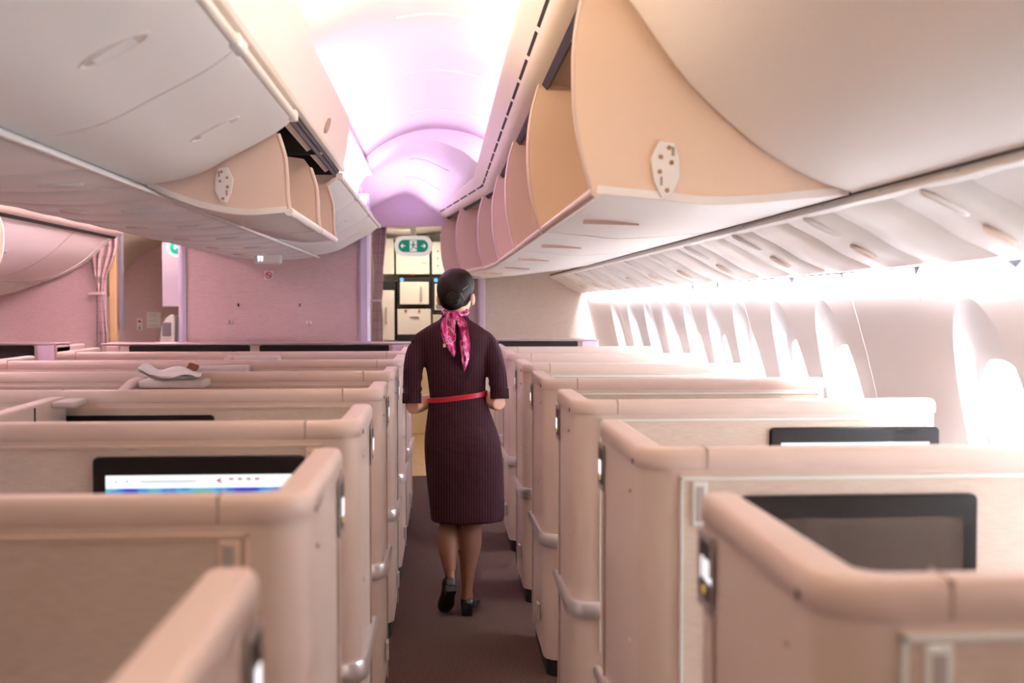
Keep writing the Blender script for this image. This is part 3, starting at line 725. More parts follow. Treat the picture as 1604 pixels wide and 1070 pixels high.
# header over the doorway
hp=[(-.79,.93),(-.75,.99),(-.66,1.05),(-.35,1.17),(-.10,1.02),(.02,.96),(.2,.92),(.2,.81),(-.79,.81)]
wallpanel('wall_header',0,0,11.2,0,0,mat('header_lilac',(.68,.58,.68),.5),poly=[(a,H+b) for a,b in hp])
wallpanel('wall_front_right',.08,.385,11.2,0,2.5,mat('mauve_panel',(.36,.27,.28),.6))
wallpanel('wall_bulkhead',.46,1.70,11.2,0,2.6,TAUPE)
post(.385,.46,11.17,2.3,'pale lavender post at the left end of the right bulkhead')
q=MB(); q.tube([(1.70,11.18,.9),(1.655,11.18,1.19),(1.60,11.18,1.35),(1.50,11.18,1.62)],.022,8); tag(q.build('edge_trim',SIDE,smooth=True),'slanted white trim where the right bulkhead meets the window wall','trim strip')
wallpanel('wall_bulkhead',-4.3,-3.07,10.2,0,2.35,MAUVE)
wallpanel('wall_far',-4.2,-2.0,12.6,0,2.6,MAUVE)
# far left doorway frame, brass-lit edge
q=MB(); q.box(-3.04,-2.98,10.22,10.30,0,2.25); tag(q.build('door_frame',mat('gold_lit_edge',(.85,.62,.30),.35,.3),bevel=.004),'gold-lit vertical door edge behind the left curtain','door frame')
q=MB(); q.box(-2.965,-2.93,10.24,10.30,1.25,2.25); tag(q.build('door_frame',GREY,bevel=.004),'grey vertical strip beside the gold-lit door edge','door frame')
# cabinets, signs in the left doorway
q=MB(); q.box(-2.912,-2.2,11.6,12.1,1.46,2.14); tag(q.build('overhead_cabinet',mat('lilac_cabinet',(.70,.58,.72),.4),bevel=.01),'lilac cabinet behind the left end of the middle bulkhead','cabinet')
t=thing('crew_seat',(-2.5,11.6,0),'grey folded crew seat with a handset panel under the lilac cabinet','crew seat')
q=MB(); q.rings([[(x,y,z) for x,z in cr([(-2.77,.0),(-2.77,1.25),(-2.71,1.36),(-2.54,1.42),(-2.2,1.42),(-2.2,.0)],2)] for y in (11.55,11.7)]); q.build('backrest',GREY,t,bevel=.02)
q=MB(); q.rings([[(x,y,z) for x,z in cr([(-2.905,1.08),(-2.895,1.25),(-2.83,1.36),(-2.765,1.36),(-2.765,1.08)],3)] for y in (11.48,11.56)]); q.build('handset_panel',WHT,t,bevel=.01)
q=MB(); q.box(-2.88,-2.79,11.465,11.482,1.16,1.30); q.build('handset',GREY,t,bevel=.02)
def card(x0,x1,y,z0,z1,label,cat='notice'):
    q=MB(); q.box(x0,x1,y-.004,y,z0,z1); return tag(q.build('notice_card',WHT),label,cat)
o=card(-3.335,-3.175,12.6,1.22,1.40,'white printed notice on the far left wall')
q=MB(); 
for k_ in range(9):
    z=1.385-.018*k_
    if k_ in (3,6): continue
    q.box(-3.32,-3.32+random.uniform(.09,.13),12.593,12.5955,z-.004,z)
q.build('printed_lines',mat('print_grey',(.45,.40,.42),.7),o)
o=card(-3.445,-3.385,12.6,1.20,1.33,'small white card with a red mark and an arrow, left of the printed notice','sign')
q=MB(); q.ell((-3.415,12.594,1.295),.02,.002,.013); q.build('red_mark',RED,o)
q=MB(); q.box(-3.418,-3.412,12.592,12.595,1.21,1.255); q.rings([[(-3.430,y,1.225),(-3.415,y,1.205),(-3.400,y,1.225)] for y in (12.592,12.595)]); q.build('arrow',BLACK,o)
# curved cream ceiling and lamp beyond the left door
CV=cr([(-3.75,.10),(-3.60,.36),(-3.35,.58),(-3.0,.74),(-2.6,.82),(-2.1,.84)])
m=MB(); m.slab(CV,.03,[10.3,11.4,12.6]); struct(m.build('ceiling',mat('ceiling_cream',(.72,.66,.52),.5),smooth=True))
q=MB(); q.tube([(-3.17,11.19,H+.715),(-3.04,11.19,H+.735)],.008,8)
tag(q.build('ceiling_lamp',mat('lamp_white',(1,1,1),.4,emit=(1,1,1),es=5)),'small bright white lamp in the far left doorway ceiling','lamp')
# exit signs
def arrow(q,cx,cz,y,s,d):
    q.box(min(cx,cx+d*s*1.2),max(cx,cx+d*s*1.2),y-.002,y,cz-s*.12,cz+s*.12)
    e=cx+d*s*1.3
    for sg in (1,-1): q.rings([[(e,yy,cz),(e-d*s*.55,yy,cz+sg*s*.62),(e-d*s*.78,yy,cz+sg*s*.42),(e-d*s*.28,yy,cz)] for yy in (y-.002,y)])
def stadium(cx,cz,w_,h_,r): return arc(cx+w_/2-r,cz+h_/2-r,r,0,P/2,8)+arc(cx-w_/2+r,cz+h_/2-r,r,P/2,P,8)+arc(cx-w_/2+r,cz-h_/2+r,r,P,1.5*P,8)+arc(cx+w_/2-r,cz-h_/2+r,r,1.5*P,2*P,8)
def flat(poly,y0,y1): q=MB(); q.rings([[(x,y,z) for x,z in poly] for y in (y0,y1)]); return q
t=thing('exit_sign',(-.29,11.6,2.05),'green running-man exit sign with two arrows over the galley','exit sign')
sx,sz=-.287,H+.628
gb=MB(); gb.box(sx-.03,sx+.03,11.615,11.645,sz+.09,H+.84); gb.build('hanger',WHT,t)
flat(stadium(sx,sz+.0,.40,.215,.10),11.6,11.66).build('sign_housing',SIGNW,t,bevel=.01)
flat(stadium(sx,sz,.315,.130,.064),11.592,11.599).build('green_field',GREEN,t)
flat(stadium(sx,sz,.074,.118,.004),11.588,11.591).build('doorway_symbol',SIGNW,t)
q=MB(); y=11.586
q.ell((sx+.002,y,sz+.040),.010,.001,.010,10,6)
q.rings([[(sx-.006,yy,sz+.028),(sx+.012,yy,sz+.026),(sx+.006,yy,sz-.012),(sx-.012,yy,sz-.008)] for yy in (y-.001,y+.001)])
q.rings([[(sx+.012,yy,sz+.024),(sx+.030,yy,sz+.004),(sx+.026,yy,sz-.002),(sx+.008,yy,sz+.014)] for yy in (y-.001,y+.001)])
q.rings([[(sx-.006,yy,sz+.026),(sx-.028,yy,sz+.012),(sx-.026,yy,sz+.004),(sx-.004,yy,sz+.016)] for yy in (y-.001,y+.001)])
q.rings([[(sx+.006,yy,sz-.008),(sx+.026,yy,sz-.022),(sx+.044,yy,sz-.024),(sx+.044,yy,sz-.032),(sx+.022,yy,sz-.032),(sx-.002,yy,sz-.012)] for yy in (y-.001,y+.001)])
q.rings([[(sx-.012,yy,sz-.006),(sx-.002,yy,sz-.01),(sx-.012,yy,sz-.034),(sx-.030,yy,sz-.052),(sx-.036,yy,sz-.046),(sx-.020,yy,sz-.030)] for yy in (y-.001,y+.001)])
q.build('running_figure',GREEN,t)
q=MB(); arrow(q,sx-.085,sz,11.59,.038,-1); arrow(q,sx+.085,sz,11.59,.038,1); q.build('arrow',SIGNW,t)
t=thing('exit_sign',(-2.80,11.3,2.05),'green exit sign with a left arrow, half hidden by the lavender post','exit sign')
sx,sz=-2.635,H+.59
gb=MB(); gb.box(sx-.03,sx+.03,11.31,11.34,sz+.08,H+.84); gb.build('hanger',WHT,t)
flat(stadium(sx,sz,.30,.20,.098),11.3,11.35).build('sign_housing',SIGNW,t,bevel=.01)
flat(stadium(sx,sz,.24,.14,.068),11.292,11.299).build('green_field',GREEN,t)
q=MB(); arrow(q,sx-.035,sz,11.29,.035,-1); q.build('arrow',SIGNW,t)
# lavatory sign under the middle panels
t=thing('lavatory_sign',(-1.225,7.8,H+.29),'small white hanging sign with lit lavatory figures','sign')
q=MB(); q.box(-1.32,-1.13,7.8,7.9,H+.293,H+.375); q.build('sign_housing',WHT,t,bevel=.02)
q=MB()
for cx in (-1.283,-1.262):
    q.ell((cx,7.797,H+.358),.006,.002,.006,8,6); q.box(cx-.007,cx+.007,7.796,7.7985,H+.325,H+.350); q.box(cx-.004,cx+.004,7.796,7.7985,H+.308,H+.325)
q.build('lavatory_figures',DIGIT,t)
# no-smoking card and fittings on the middle bulkhead
t=thing('no_smoking_sign',(-1.32,8.5,H+.2),'square no-smoking sign on the mauve bulkhead','sign')
cx,cz=-1.322,H+.231
q=MB(); q.box(cx-.034,cx+.034,8.494,8.5,cz-.034,cz+.034); q.build('sign_plate',WHT,t)
q=MB(); q.rings([[(cx+r_*math.cos(a),y,cz+r_*math.sin(a)) for a in [2*P*i/24 for i in range(24)]] for r_,y in ((.026,8.493),(.026,8.490),(.019,8.490),(.019,8.493))],cap0=False,cap1=False)
q.rings([[(cx-.020,y,cz+.015),(cx-.015,y,cz+.020),(cx+.020,y,cz-.015),(cx+.015,y,cz-.020)] for y in (8.491,8.488)]); q.build('red_ring',RED,t)
q=MB(); q.box(cx-.013,cx+.013,8.491,8.493,cz-.003,cz+.003); q.build('cigarette',BLACK,t)
for k_,(px,pz,l) in enumerate(((-1.555,H-.0,'small dark hook on the mauve bulkhead, left of centre'),(-1.085,H+.0,'small dark hook on the mauve bulkhead, right of centre'))):
    q=MB(); q.box(px-.004,px+.004,8.485,8.5,pz-.012,pz+.012); tag(q.build('wall_hook',BLACK),l,'hook')
for k_,(px,pz,l) in enumerate(((-1.62,H-.13,'round clear coat knob on the mauve bulkhead, left one'),(-1.02,H-.14,'round clear coat knob on the mauve bulkhead, right one'))):
    q=MB(); q.ell((px-.012,8.49,pz),.012,.014,.018,10,8); q.ell((px+.014,8.49,pz),.012,.014,.018,10,8); tag(q.build('coat_knob',mat('clear_knob',(.72,.60,.60),.15),smooth=True),l,'knob')

# curtains
def curtain(name,loc,prof,label,y,amp=.018,folds=6,mt=None,tie=None):
    t=thing(name,loc,label,'curtain'); R=[]
    for z,x0,x1 in prof:
        n=60; row=[]
        for i in range(n+1):
            s=i/n; w_=x1-x0; a=amp*min(1,w_/.12)+.004
            row.append((x0+w_*s+.006*math.sin(s*9+z*4), y+a*math.sin(s*folds*2*P+.6*math.sin(z*3))+.012*math.sin(s*3+z*2), z))
        R.append(row)
    q=MB(); q.rings(R,closed=False,cap0=False,cap1=False); o=q.build('cloth',mt,t,smooth=True); so=o.modifiers.new('sol','SOLIDIFY'); so.thickness=.004
    if tie:
        z,x0,x1=tie; q=MB(); q.box(x0,x1,y-.035,y+.035,z-.014,z+.014); q.build('tie_band',mat('tie_taupe',(.52,.42,.40),.7),t,bevel=.008)
    return t
def checkmat():
    m=bpy.data.materials.new('curtain_check'); m.use_nodes=True; nt=m.node_tree; b=nt.nodes['Principled BSDF']; b.inputs['Roughness'].default_value=.85
    tc=nt.nodes.new('ShaderNodeTexCoord'); wv=nt.nodes.new('ShaderNodeTexWave'); wv.bands_direction='Z'; wv.inputs['Scale'].default_value=3.2; wv.inputs['Distortion'].default_value=1.5
    w2=nt.nodes.new('ShaderNodeTexWave'); w2.bands_direction='X'; w2.inputs['Scale'].default_value=5; w2.inputs['Distortion'].default_value=.5
    mxn=nt.nodes.new('ShaderNodeMath'); mxn.operation='MAXIMUM'; r=nt.nodes.new('ShaderNodeValToRGB'); r.color_ramp.elements[0].position=.90; r.color_ramp.elements[1].position=.99
    r.color_ramp.elements[0].color=(.50,.38,.36,1); r.color_ramp.elements[1].color=(.42,.31,.30,1)
    for wn,k in ((wv,0),(w2,1)): nt.links.new(tc.outputs['Object'],wn.inputs['Vector']); nt.links.new(wn.outputs['Fac'],mxn.inputs[k])
    nt.links.new(mxn.outputs[0],r.inputs[0]); nt.links.new(r.outputs[0],b.inputs['Base Color']); return m
CURT=checkmat()
curtain('curtain',(-.62,11.3,0),[(2.285,-.70,-.55),(2.22,-.70,-.555),(2.1,-.71,-.565),(1.98,-.70,-.575),(1.85,-.68,-.59),(1.6,-.685,-.60),(1.525,-.695,-.61),(1.3,-.70,-.60),(1.0,-.70,-.60),(.05,-.70,-.59)],'tied checked curtain at the left side of the galley doorway',11.3,folds=7,mt=CURT,tie=(1.525,-.73,-.60))
curtain('curtain',(-3.1,10.1,0),[(2.26,-3.10,-2.93),(2.15,-3.14,-2.93),(2.0,-3.17,-2.93),(1.9,-3.18,-2.96),(1.75,-3.15,-3.02),(1.62,-3.12,-3.05),(1.56,-3.12,-3.06),(1.45,-3.12,-3.05),(1.2,-3.12,-3.02),(.05,-3.12,-3.01)],'pink-beige checked curtain tied back at the far left doorway',10.1,amp=.016,folds=4,mt=CURT,tie=(1.585,-3.19,-3.05))
struct(wallpanel('wall_side_passage',0,0,8.55,0,0,mat('passage_cream',(.80,.74,.60),.5),poly=[(-.82,0),(-.76,0),(-.76,2.28),(-.82,2.28)],th=3.4))

# ------------------------------------------------------------------ galley
def gbox(name,x0,x1,y0,y1,z0,z1,mt,t,bevel=.006): q=MB(); q.box(x0,x1,y0,y1,z0,z1); return q.build(name,mt,t,bevel=bevel)
GC=mat('galley_cream',(.82,.76,.66),.4); GD=mat('galley_door',(.84,.78,.72),.38)
wallpanel('wall_galley',-1.6,.9,13.0,0,2.7,GC)
G=12.5
def gx(px,y=G): return (px-690)/1700*y
def gz(py,y=G): return H-(py-478)/1700*y
def unit(label,cat,kind,px0,px1,py0,py1,mt=GD,dep=.45):
    t=thing(kind,((gx(px0)+gx(px1))/2,G,gz(py1)),label,cat)
    gbox('front_panel',gx(px0),gx(px1),G,G+dep,gz(py1),gz(py0),mt,t); return t
unit('narrow cream galley locker partly behind the curtain','galley locker','storage_locker',596,618,374,430)
t=unit('cream galley locker under the exit sign','galley locker','storage_locker',621,673,370,430)
for k_ in range(7): gbox('stencil_dot',gx(635)+k_*.035,gx(635)+k_*.035+.012,G-.004,G,gz(401.5),gz(400.5),mat('print_pale',(.6,.5,.42),.7),t,0)
gbox('tick_mark',gx(659),gx(668),G-.004,G,gz(413.5),gz(412),mat('tick_green',(.35,.5,.2),.6),t,0)
gbox('red_latch',gx(645),gx(649),G-.01,G,gz(431.5),gz(429.5),RED,t,0)
t=unit('white galley panel with five small dark knobs','galley panel','storage_locker',677,703,379,430,WHT)
for px,py in ((686,394),(697,394),(686,405),(697,405),(686,416.5)): 
    q=MB(); q.ell((gx(px),G-.004,gz(py)),.009,.008,.009,10,8); q.build('knob',GREY,t)
t=unit('galley oven with a blue ring light and a vertical handle','galley oven','galley_oven',624,675,435,480,BLACK)
gbox('oven_door',gx(627),gx(672),G-.03,G,gz(477),gz(442),GD,t)
q=MB(); q.tube([(gx(659.5),G-.03,gz(449)),(gx(659.5),G-.06,gz(450)),(gx(659.5),G-.06,gz(470)),(gx(659.5),G-.03,gz(471))],.010,8); q.build('handle',SILV,t,smooth=True)
def ringlight(t,px,py):
    q=MB(); c=(gx(px),gz(py)); q.rings([[(c[0]+r_*math.cos(a),y,c[1]+r_*math.sin(a)) for a in [2*P*i/20 for i in range(20)]] for r_,y in ((.021,G-.001),(.019,G-.005),(.011,G-.005),(.009,G-.001))],cap0=False,cap1=False)
    q.build('ring_light',mat('blue_ring',(.2,.5,1),.4,emit=(.05,.30,1),es=.6),t)
ringlight(t,630,438.5)
t=unit('galley oven with a blue ring light beside the attendant\'s head','galley oven','galley_oven',678,712,435,489,BLACK)
gbox('oven_window',gx(681),gx(709),G-.02,G,gz(486),gz(445),GD,t); gbox('oven_label',gx(683),gx(700),G-.024,G-.02,gz(484),gz(477),GREY,t,0)
ringlight(t,683,439)
t=unit('cream drop-front galley container with two orange latches','galley container','galley_container',623,675,484,524)
for px in (636,657): q=MB(); q.ell((gx(px),G-.008,gz(486.5)),.014,.012,.016); q.build('orange_latch',mat('orange_latch',(.70,.16,.08),.4),t,smooth=True)
gbox('handle',gx(643),gx(657),G-.02,G,gz(496.5),gz(495),SILV,t,.002)
t=unit('tall cream galley trolley with a black top recess, next to the curtain','galley trolley','galley_trolley',598,620,440,533,BLACK)
gbox('trolley_door',gx(598),gx(618.5),G-.03,G,gz(533),gz(455),GD,t)
q=MB(); q.tube([(gx(606),G-.03,gz(481)),(gx(606),G-.06,gz(482)),(gx(606),G-.06,gz(505)),(gx(606),G-.03,gz(506))],.010,8); q.build('handle',SILV,t,smooth=True)
unit('dark shelf gap under the drop-front galley container','galley shelf','galley_shelf',622,676,525,534,BLACK,.3)
unit('cream galley counter front below the trolleys','galley counter','galley_counter',594,735,536,679,mat('counter_gold',(.78,.62,.36),.4),.48)
t=unit('pale galley shelf recess right of the container','galley shelf','galley_shelf',678,712,493,530,TAUPE,.3)
# soft white cover over galley ceiling opening
m=MB(); m.slab([(-.9,.83),(-.4,.80),(.1,.86),(.12,.90)],.04,[11.3,12.0,12.9]); struct(m.build('ceiling',CEIL,smooth=True))

# ------------------------------------------------------------------ the cabin attendant
FX,FY=.10,5.20
SKIN=mat('skin',(.74,.42,.30),.5,spec=.3); TIGHTS=mat('sheer_tights',(.20,.085,.055),.5,spec=.3)
HAIR=mat('black_hair',(.010,.005,.005),.5,spec=.25,noise=(60,(6,6,1),(.022,.010,.009),.4,.7),bump=(90,(6,6,.6),.5))
SHOE=mat('black_shoe_leather',(.010,.009,.010),.3)
def dressmat():
    m=bpy.data.materials.new('pinstripe_dress'); m.use_nodes=True; nt=m.node_tree; b=nt.nodes['Principled BSDF']; b.inputs['Roughness'].default_value=.8; b.inputs['Specular IOR Level'].default_value=.25
    tc=nt.nodes.new('ShaderNodeTexCoord'); sp=nt.nodes.new('ShaderNodeSeparateXYZ'); nt.links.new(tc.outputs['Object'],sp.inputs[0])
    a=nt.nodes.new('ShaderNodeMath'); a.operation='MULTIPLY'; a.inputs[1].default_value=78; nt.links.new(sp.outputs['X'],a.inputs[0])
    f=nt.nodes.new('ShaderNodeMath'); f.operation='FRACT'; nt.links.new(a.outputs[0],f.inputs[0])
    g=nt.nodes.new('ShaderNodeMath'); g.operation='GREATER_THAN'; g.inputs[1].default_value=.80; nt.links.new(f.outputs[0],g.inputs[0])
    x=nt.nodes.new('ShaderNodeMix'); x.data_type='RGBA'; nt.links.new(g.outputs[0],x.inputs[0]); x.inputs[6].default_value=(.026,.0050,.0105,1); x.inputs[7].default_value=(.085,.022,.036,1)
    nt.links.new(x.outputs[2],b.inputs['Base Color'])
    n=nt.nodes.new('ShaderNodeTexNoise'); n.inputs['Scale'].default_value=14; n.inputs['Detail'].default_value=2; nt.links.new(tc.outputs['Object'],n.inputs['Vector'])
    bp=nt.nodes.new('ShaderNodeBump'); bp.inputs['Strength'].default_value=.5; bp.inputs['Distance'].default_value=.02; nt.links.new(n.outputs['Fac'],bp.inputs['Height']); nt.links.new(bp.outputs[0],b.inputs['Normal'])
    return m
DRESS=dressmat()
def scarfmat():
    m=bpy.data.materials.new('silk_scarf'); m.use_nodes=True; nt=m.node_tree; b=nt.nodes['Principled BSDF']; b.inputs['Roughness'].default_value=.3
    tc=nt.nodes.new('ShaderNodeTexCoord'); mp=nt.nodes.new('ShaderNodeMapping'); mp.inputs['Scale'].default_value=(1.5,1,.7); mp.inputs['Rotation'].default_value=(0,.5,0)
    n=nt.nodes.new('ShaderNodeTexNoise'); n.inputs['Scale'].default_value=16; n.inputs['Detail'].default_value=1.5; n.inputs['Distortion'].default_value=1.8
    nt.links.new(tc.outputs['Object'],mp.inputs[0]); nt.links.new(mp.outputs[0],n.inputs['Vector'])
    r=nt.nodes.new('ShaderNodeValToRGB'); c=r.color_ramp; c.elements[0].position=.30; c.elements[0].color=(.10,.0,.03,1); c.elements[1].position=.72; c.elements[1].color=(.55,.02,.16,1)
    for p_,k_ in ((.40,(.30,.0,.08,1)),(.46,(.75,.03,.28,1)),(.52,(.70,.10,.40,1)),(.555,(.9,.62,.74,1)),(.60,(.45,.01,.12,1))): e=c.elements.new(p_); e.color=k_
    nt.links.new(n.outputs['Fac'],r.inputs[0]); nt.links.new(r.outputs[0],b.inputs['Base Color']); return m
SCARF=scarfmat()
person=thing('person',(FX,FY,0),'person walking away in a dark maroon pinstripe dress with red belt and pink scarf','person')
def fuse(o, voxel, smooth=3):
    r=o.modifiers.new('r','REMESH'); r.mode='VOXEL'; r.voxel_size=voxel; r.use_smooth_shade=True
    if smooth: q=o.modifiers.new('s','SMOOTH'); q.iterations=smooth; q.factor=.5
    bpy.context.view_layer.update(); dg=bpy.context.evaluated_depsgraph_get()
    me=bpy.data.meshes.new_from_object(o.evaluated_get(dg)); mats=list(o.data.materials); o.modifiers.clear(); o.data=me
    if not me.materials:
        for m_ in mats: me.materials.append(m_)
    for p_ in me.polygons: p_.use_smooth=True
    return o
def hring(z,cx,cy,rx,ry,n=40,e=.92,tilt=0):
    out=[]
    for i in range(n):
        a=2*P*i/n; c,s_=math.cos(a),math.sin(a); x=cx+rx*math.copysign(abs(c)**e,c); out.append((x, cy+ry*math.copysign(abs(s_)**e,s_), z+tilt*(x-cx)))
    return out
def smoothrings(rows,k=4):
    out=[]; n=len(rows)
    for i in range(n-1):
        p0,p1,p2,p3=[rows[max(0,min(n-1,i+d))] for d in (-1,0,1,2)]
        for j in range(k):
            t=j/k; out.append([.5*((2*b)+(c-a)*t+(2*a-5*b+4*c-d)*t*t+(3*b-a-3*c+d)*t**3) for a,b,c,d in zip(p0,p1,p2,p3)])
    out.append(list(rows[-1])); return out
def limb(q, rows, n=20):     # rows: x,y,z,r
    rr=smoothrings(rows,5); q.tube([r[:3] for r in rr],[r[3] for r in rr],n)
y0=FY
TOR=[(.445,.128,y0,.176,.120),(.50,.127,y0,.180,.122),(.62,.118,y0-.002,.184,.125),(.74,.110,y0-.008,.186,.130),(.84,.102,y0-.016,.180,.130),(.93,.092,y0-.008,.160,.112),(1.00,.084,y0,.142,.098),(1.04,.081,y0+.004,.134,.092),(1.09,.079,y0+.004,.137,.094),(1.17,.075,y0,.144,.102),(1.25,.070,y0-.002,.160,.106),(1.31,.064,y0-.004,.176,.100),(1.345,.062,y0-.006,.170,.086),(1.37,.063,y0-.008,.140,.074),(1.392,.065,y0-.008,.105,.064),(1.410,.067,y0-.006,.075,.056),(1.430,.068,y0-.002,.058,.052)]
LARM=[(-.078,y0-.006,1.318,.044),(-.110,y0-.012,1.262,.050),(-.128,y0-.025,1.19,.048),(-.136,y0-.040,1.10,.043),(-.136,y0-.045,1.035,.040)]
RARM=[(.205,y0-.006,1.318,.044),(.238,y0-.012,1.262,.050),(.260,y0-.025,1.19,.048),(.274,y0-.040,1.12,.044),(.280,y0-.045,1.055,.041)]
# body: head, neck, trunk, arms, hands and legs in one skin
q=MB()
q.rings([hring(z,cx,cy,rx*.90,ry*.88) for z,cx,cy,rx,ry in smoothrings([t_ for t_ in TOR if t_[0]>.6],3)])
limb(q,[(.068,y0-.006,1.37,.052),(.069,y0-.004,1.42,.048),(.072,y0+.004,1.47,.049),(.075,y0+.012,1.52,.055)])
hd=Vector((.075,y0+.012,1.548)); yaw=math.radians(-24)
fwd=Vector((math.sin(-yaw),math.cos(yaw),0)); rt=Vector((math.cos(yaw),math.sin(yaw),0))
def hp_(a,b,c): return hd+rt*a+fwd*b+Vector((0,0,c))
def hell(q,a,b,c,rx,ry,rz,nu=24,nv=16):
    R=[]
    for j in range(1,nv):
        t=P*j/nv; R.append([hp_(a+rx*math.sin(t)*math.cos(2*P*i/nu), b+ry*math.sin(t)*math.sin(2*P*i/nu), c+rz*math.cos(t)) for i in range(nu)])
    q.rings(R)
hell(q,0,0,0,.076,.094,.098); hell(q,0,.030,-.050,.058,.062,.068); hell(q,0,.070,-.098,.022,.020,.018)
hell(q,0,.098,-.022,.011,.018,.024,12,8); hell(q,0,.088,-.066,.024,.012,.012,12,8); hell(q,.036,.066,-.035,.024,.022,.022,12,8); hell(q,-.036,.066,-.035,.024,.022,.022,12,8)
for sg in (1,-1):
    hell(q,sg*.089,-.006,-.040,.010,.019,.031,14,10); hell(q,sg*.080,.0,-.062,.007,.010,.012,10,8)
for sg,A_,El,Wr in ((-1,LARM,(-.136,y0-.050,.998),(-.005,y0+.165,1.03)),(1,RARM,(.280,y0-.050,1.012),(.160,y0+.165,1.045))):
    limb(q,[(a,b,c,r_*.80) for a,b,c,r_ in A_]); el=Vector(El); wr=Vector(Wr); d=(wr-el)
    limb(q,[(*el,.036),(*(el+d*.2),.040),(*(el+d*.45),.037),(*(el+d*.8),.027),(*wr,.024),(*(wr+d.normalized()*.03),.026)])
    dn=d.normalized(); up=Vector((0,0,1)); lat=dn.cross(up).normalized()
    palm=wr+dn*.055
    R=[]
    for s_,wd,th in ((-.03,.024,.018),(0,.034,.016),(.03,.040,.015),(.048,.038,.012)):
        c=palm+dn*s_; R.append([c+up*(math.cos(a)*wd)+lat*(math.sin(a)*th) for a in [2*P*i/16 for i in range(16)]])
    q.rings(R)
    inward=lat*(1 if sg<0 else -1); inward=inward if (inward.x*sg)<0 else -inward
    for k_,(hz,L_) in enumerate(((.030,.070),(.010,.078),(-.010,.072),(-.029,.056))):
        b0=palm+dn*.042+up*hz
        limb(q,[(*b0,.0085),(*(b0+dn*L_*.4+inward*.008),.0085),(*(b0+dn*L_*.62+inward*.030),.008),(*(b0+dn*L_*.60+inward*.052),.007)],10)
    b0=palm-dn*.012+up*.030; limb(q,[(*b0,.011),(*(b0+up*.016+dn*.026+inward*.012),.010),(*(b0+up*.012+dn*.052+inward*.024),.009)],10)
limb(q,[(.050,y0-.0,.78,.088),(.046,y0+.02,.60,.070),(.042,y0+.03,.49,.054),(.036,y0+.005,.41,.050),(.033,y0-.045,.33,.0495),(.038,y0-.085,.26,.036),(.043,y0-.112,.205,.0245),(.046,y0-.122,.175,.026)])
limb(q,[(.150,y0,.78,.088),(.150,y0+.005,.60,.072),(.148,y0+.0,.48,.057),(.143,y0-.015,.40,.054),(.138,y0-.028,.32,.054),(.130,y0-.040,.23,.040),(.124,y0-.050,.13,.0265),(.124,y0-.050,.09,.029),(.125,y0-.045,.055,.03)])
body=q.build('body',SKIN,person); fuse(body,.0055,3)
body.data.materials.append(TIGHTS)
for p_ in body.data.polygons:
    if p_.center.z<.75: p_.material_index=1
# clothing
q=MB(); q.rings([hring(*r_) for r_ in smoothrings(TOR,4)])
def sleeve(rows):
    limb(q,rows)
sleeve([(-.02,y0-.006,1.335,.030)]+LARM+[(-.137,y0-.047,1.018,.040)]); sleeve([(.15,y0-.006,1.335,.030)]+RARM+[(.281,y0-.047,1.035,.040)])
q.ell((-.088,y0-.008,1.288),.052,.050,.056); q.ell((.215,y0-.008,1.288),.052,.050,.056)
# soft gathered folds at the elbows
for rows in (LARM,RARM):
    for k_ in range(4):
        t_=k_/3; a=Vector(rows[2][:3])*(1-t_)+Vector(rows[4][:3])*t_; q.rings([[a+Vector((math.cos(g)*rr_,math.sin(g)*rr_,dz+.008*math.cos(g+k_*2))) for g in [2*P*i/20 for i in range(20)]] for rr_,dz in ((.038,-.014),(.0475,-.004),(.0475,.004),(.038,.014))])
dress=q.build('dress',DRESS,person); fuse(dress,.0065,7)
for rows,nm in ((LARM,'cuff'),(RARM,'cuff')):
    a=Vector(rows[-1][:3]); q=MB(); d=Vector((0,-.10,-1)).normalized(); u=Vector((1,0,0)); v=d.cross(u)
    q.rings([[a+d*h_+u*math.cos(g)*rr_+v*math.sin(g)*rr_ for g in [2*P*i/28 for i in range(28)]] for h_,rr_ in ((-.030,.038),(-.028,.0445),(.018,.0455),(.021,.043),(.016,.038))]); q.build(nm,DRESS,person,smooth=True)
q=MB(); zb=1.042
q.rings([hring(zb+dz,.081,y0+.004,.134+e_,.092+e_,48,.92,.12) for dz,e_ in ((-.012,.004),(-.011,.009),(.011,.009),(.012,.004))]); q.build('belt',mat('red_belt',(.50,.012,.03),.4),person,smooth=True)
# short stand-up collar at the nape
q=MB(); q.rings([hring(z,.068,y0-.003,a,b,32,1.0) for z,a,b in ((1.405,.070,.060),(1.432,.060,.056),(1.436,.056,.052),(1.41,.060,.05))],cap0=False,cap1=False); q.build('collar',DRESS,person,smooth=True)
# scarf: loop round the neck, knot and two tails down the back
sc_=MB()
path=[]
for i in range(25):
    a=2*P*i/24; path.append((.070+.054*math.cos(a), y0-.002+.055*math.sin(a), 1.445+.012*math.sin(a)))
sc_.tube(path,[.014+.003*math.sin(i*2.1) for i in range(25)],12)
sc_.ell((.064,y0-.072,1.432),.026,.018,.022)
def tail(pts):
    R=[]
    rr=smoothrings(pts,5)
    for x,y,z,w_ in rr:
        row=[]; n=16
        for i in range(n+1):
            s_=i/n*2-1; row.append((x+s_*w_, y-.010*math.cos(s_*3.5+z*20)-.004, z+.006*math.sin(s_*4)))
        back=[(a,b+.010,c) for a,b,c in row[::-1]]; R.append(row+back)
    sc_.rings(R)
tail([(.058,y0-.076,1.440,.018),(.040,y0-.088,1.405,.032),(.036,y0-.105,1.36,.036),(.042,y0-.118,1.31,.030),(.055,y0-.124,1.265,.017),(.062,y0-.126,1.242,.003)])
tail([(.072,y0-.078,1.440,.016),(.098,y0-.090,1.405,.024),(.108,y0-.105,1.36,.022),(.115,y0-.120,1.29,.024),(.115,y0-.126,1.23,.018),(.110,y0-.128,1.175,.003)])
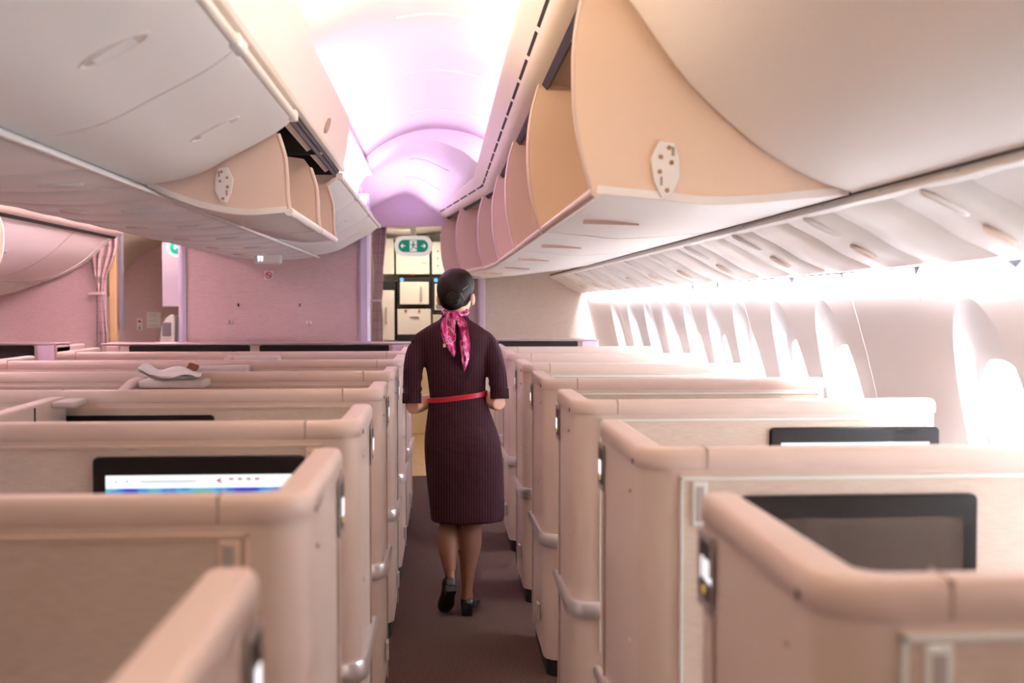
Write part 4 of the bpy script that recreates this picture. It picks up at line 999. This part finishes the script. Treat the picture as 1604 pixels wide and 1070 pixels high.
so=sc_.build('scarf',SCARF,person,smooth=True)
q=MB(); q.box(.012,.024,y0-.137,y0-.133,1.283,1.300); q.build('fabric_tag',mat('tag_cream',(.8,.68,.55),.7),so)
# hair: swept back cap and low bun
q=MB(); hell(q,0,-.014,.008,.086,.096,.101,36,22); hell(q,0,-.050,-.045,.062,.052,.050,28,16)
hell(q,.0,.010,.030,.084,.088,.080,30,16)
hair=q.build('hair',HAIR,person); fuse(hair,.006,4)
bq=MB(); bc=hd+Vector((-.016,-.130,-.040))
bq.ell(bc,.033,.022,.032,20,12)
for k_ in range(2):
    bq.tube([bc+Vector((math.cos(a)*(.026-.009*k_),-.010-.006*k_,math.sin(a)*(.025-.009*k_))) for a in [2*P*i/20+k_ for i in range(19)]],.008-.002*k_,8)
bq.build('hair_bun',HAIR,hair,smooth=True)
q=MB(); 
q.tube([hd+Vector((.020,-.111,-.012)),hd+Vector((.030,-.106,-.030)),hd+Vector((.038,-.100,-.045))],.0018,6); q.build('hair_pin',mat('pin_silver',(.4,.35,.34),.3,.8),hair)
q=MB(); q.tube([hd+Vector((.030,-.105,.004)),hd+Vector((.055,-.090,.024))],.0015,6); q.build('hair_pin',mat('pin_silver',(.4,.35,.34),.3,.8),hair)
for sg in (1,-1):
    q=MB(); hell(q,sg*.031,.082,.0,.013,.008,.007,12,8); e_=q.build('eye',mat('eye_white',(.8,.78,.75),.2),person,smooth=True)
    q=MB(); hell(q,sg*.031,.0885,.0,.006,.003,.006,12,8); q.build('iris',mat('eye_dark',(.02,.012,.01),.1),e_,smooth=True)
    q=MB(); q.tube([hp_(sg*.018,.090,.018),hp_(sg*.032,.090,.023),hp_(sg*.046,.080,.018)],[.002,.0025,.001],6); q.build('eyebrow',HAIR,person,smooth=True)
q=MB(); q.tube([hp_(-.022,.094,-.066),hp_(-.008,.100,-.063),hp_(0,.100,-.065),hp_(.008,.100,-.063),hp_(.022,.094,-.066)],[.002,.005,.005,.005,.002],8); q.build('lips',mat('lip_red',(.45,.06,.07),.35),person,smooth=True)
def shoe(M,label=None):
    q=MB(); R=[]
    rows=[(0,.030,.014,.030),(.008,.024,.027,.052),(.03,.022,.034,.066),(.06,.020,.034,.052),(.10,.014,.034,.038),(.14,.008,.038,.038),(.18,.002,.041,.036),(.215,.001,.034,.026),(.235,.003,.020,.016),(.242,.006,.006,.008)]
    for y,zb_,w_,h_ in smoothrings(rows,3):
        ring=[]
        for i in range(20):
            a=2*P*i/20; c,s2=math.cos(a),math.sin(a)
            ring.append(M@Vector((w_*math.copysign(abs(c)**.75,c), y, zb_+h_*.5+h_*.5*math.copysign(abs(s2)**.7,s2))))
        R.append(ring)
    q.rings(R)
    o=q.build('shoe',SHOE,person,smooth=True)
    q=MB(); q.rings([[M@Vector((x*k_,.004+y*k2,z)) for x,y in ((-.027,.0),(.027,.0),(.027,.055),(-.027,.055))] for z,k_,k2 in ((0,.9,.9),(.034,1,1))]); q.build('heel',SHOE,o,bevel=.003)
shoe(Matrix.Translation((.121,y0-.085,0.002))@Matrix.Rotation(math.radians(-10),4,'Z'))
shoe(Matrix.Translation((.050,y0-.185,.150))@Matrix.Rotation(math.radians(10),4,'Z')@Matrix.Rotation(math.radians(-40),4,'X'))
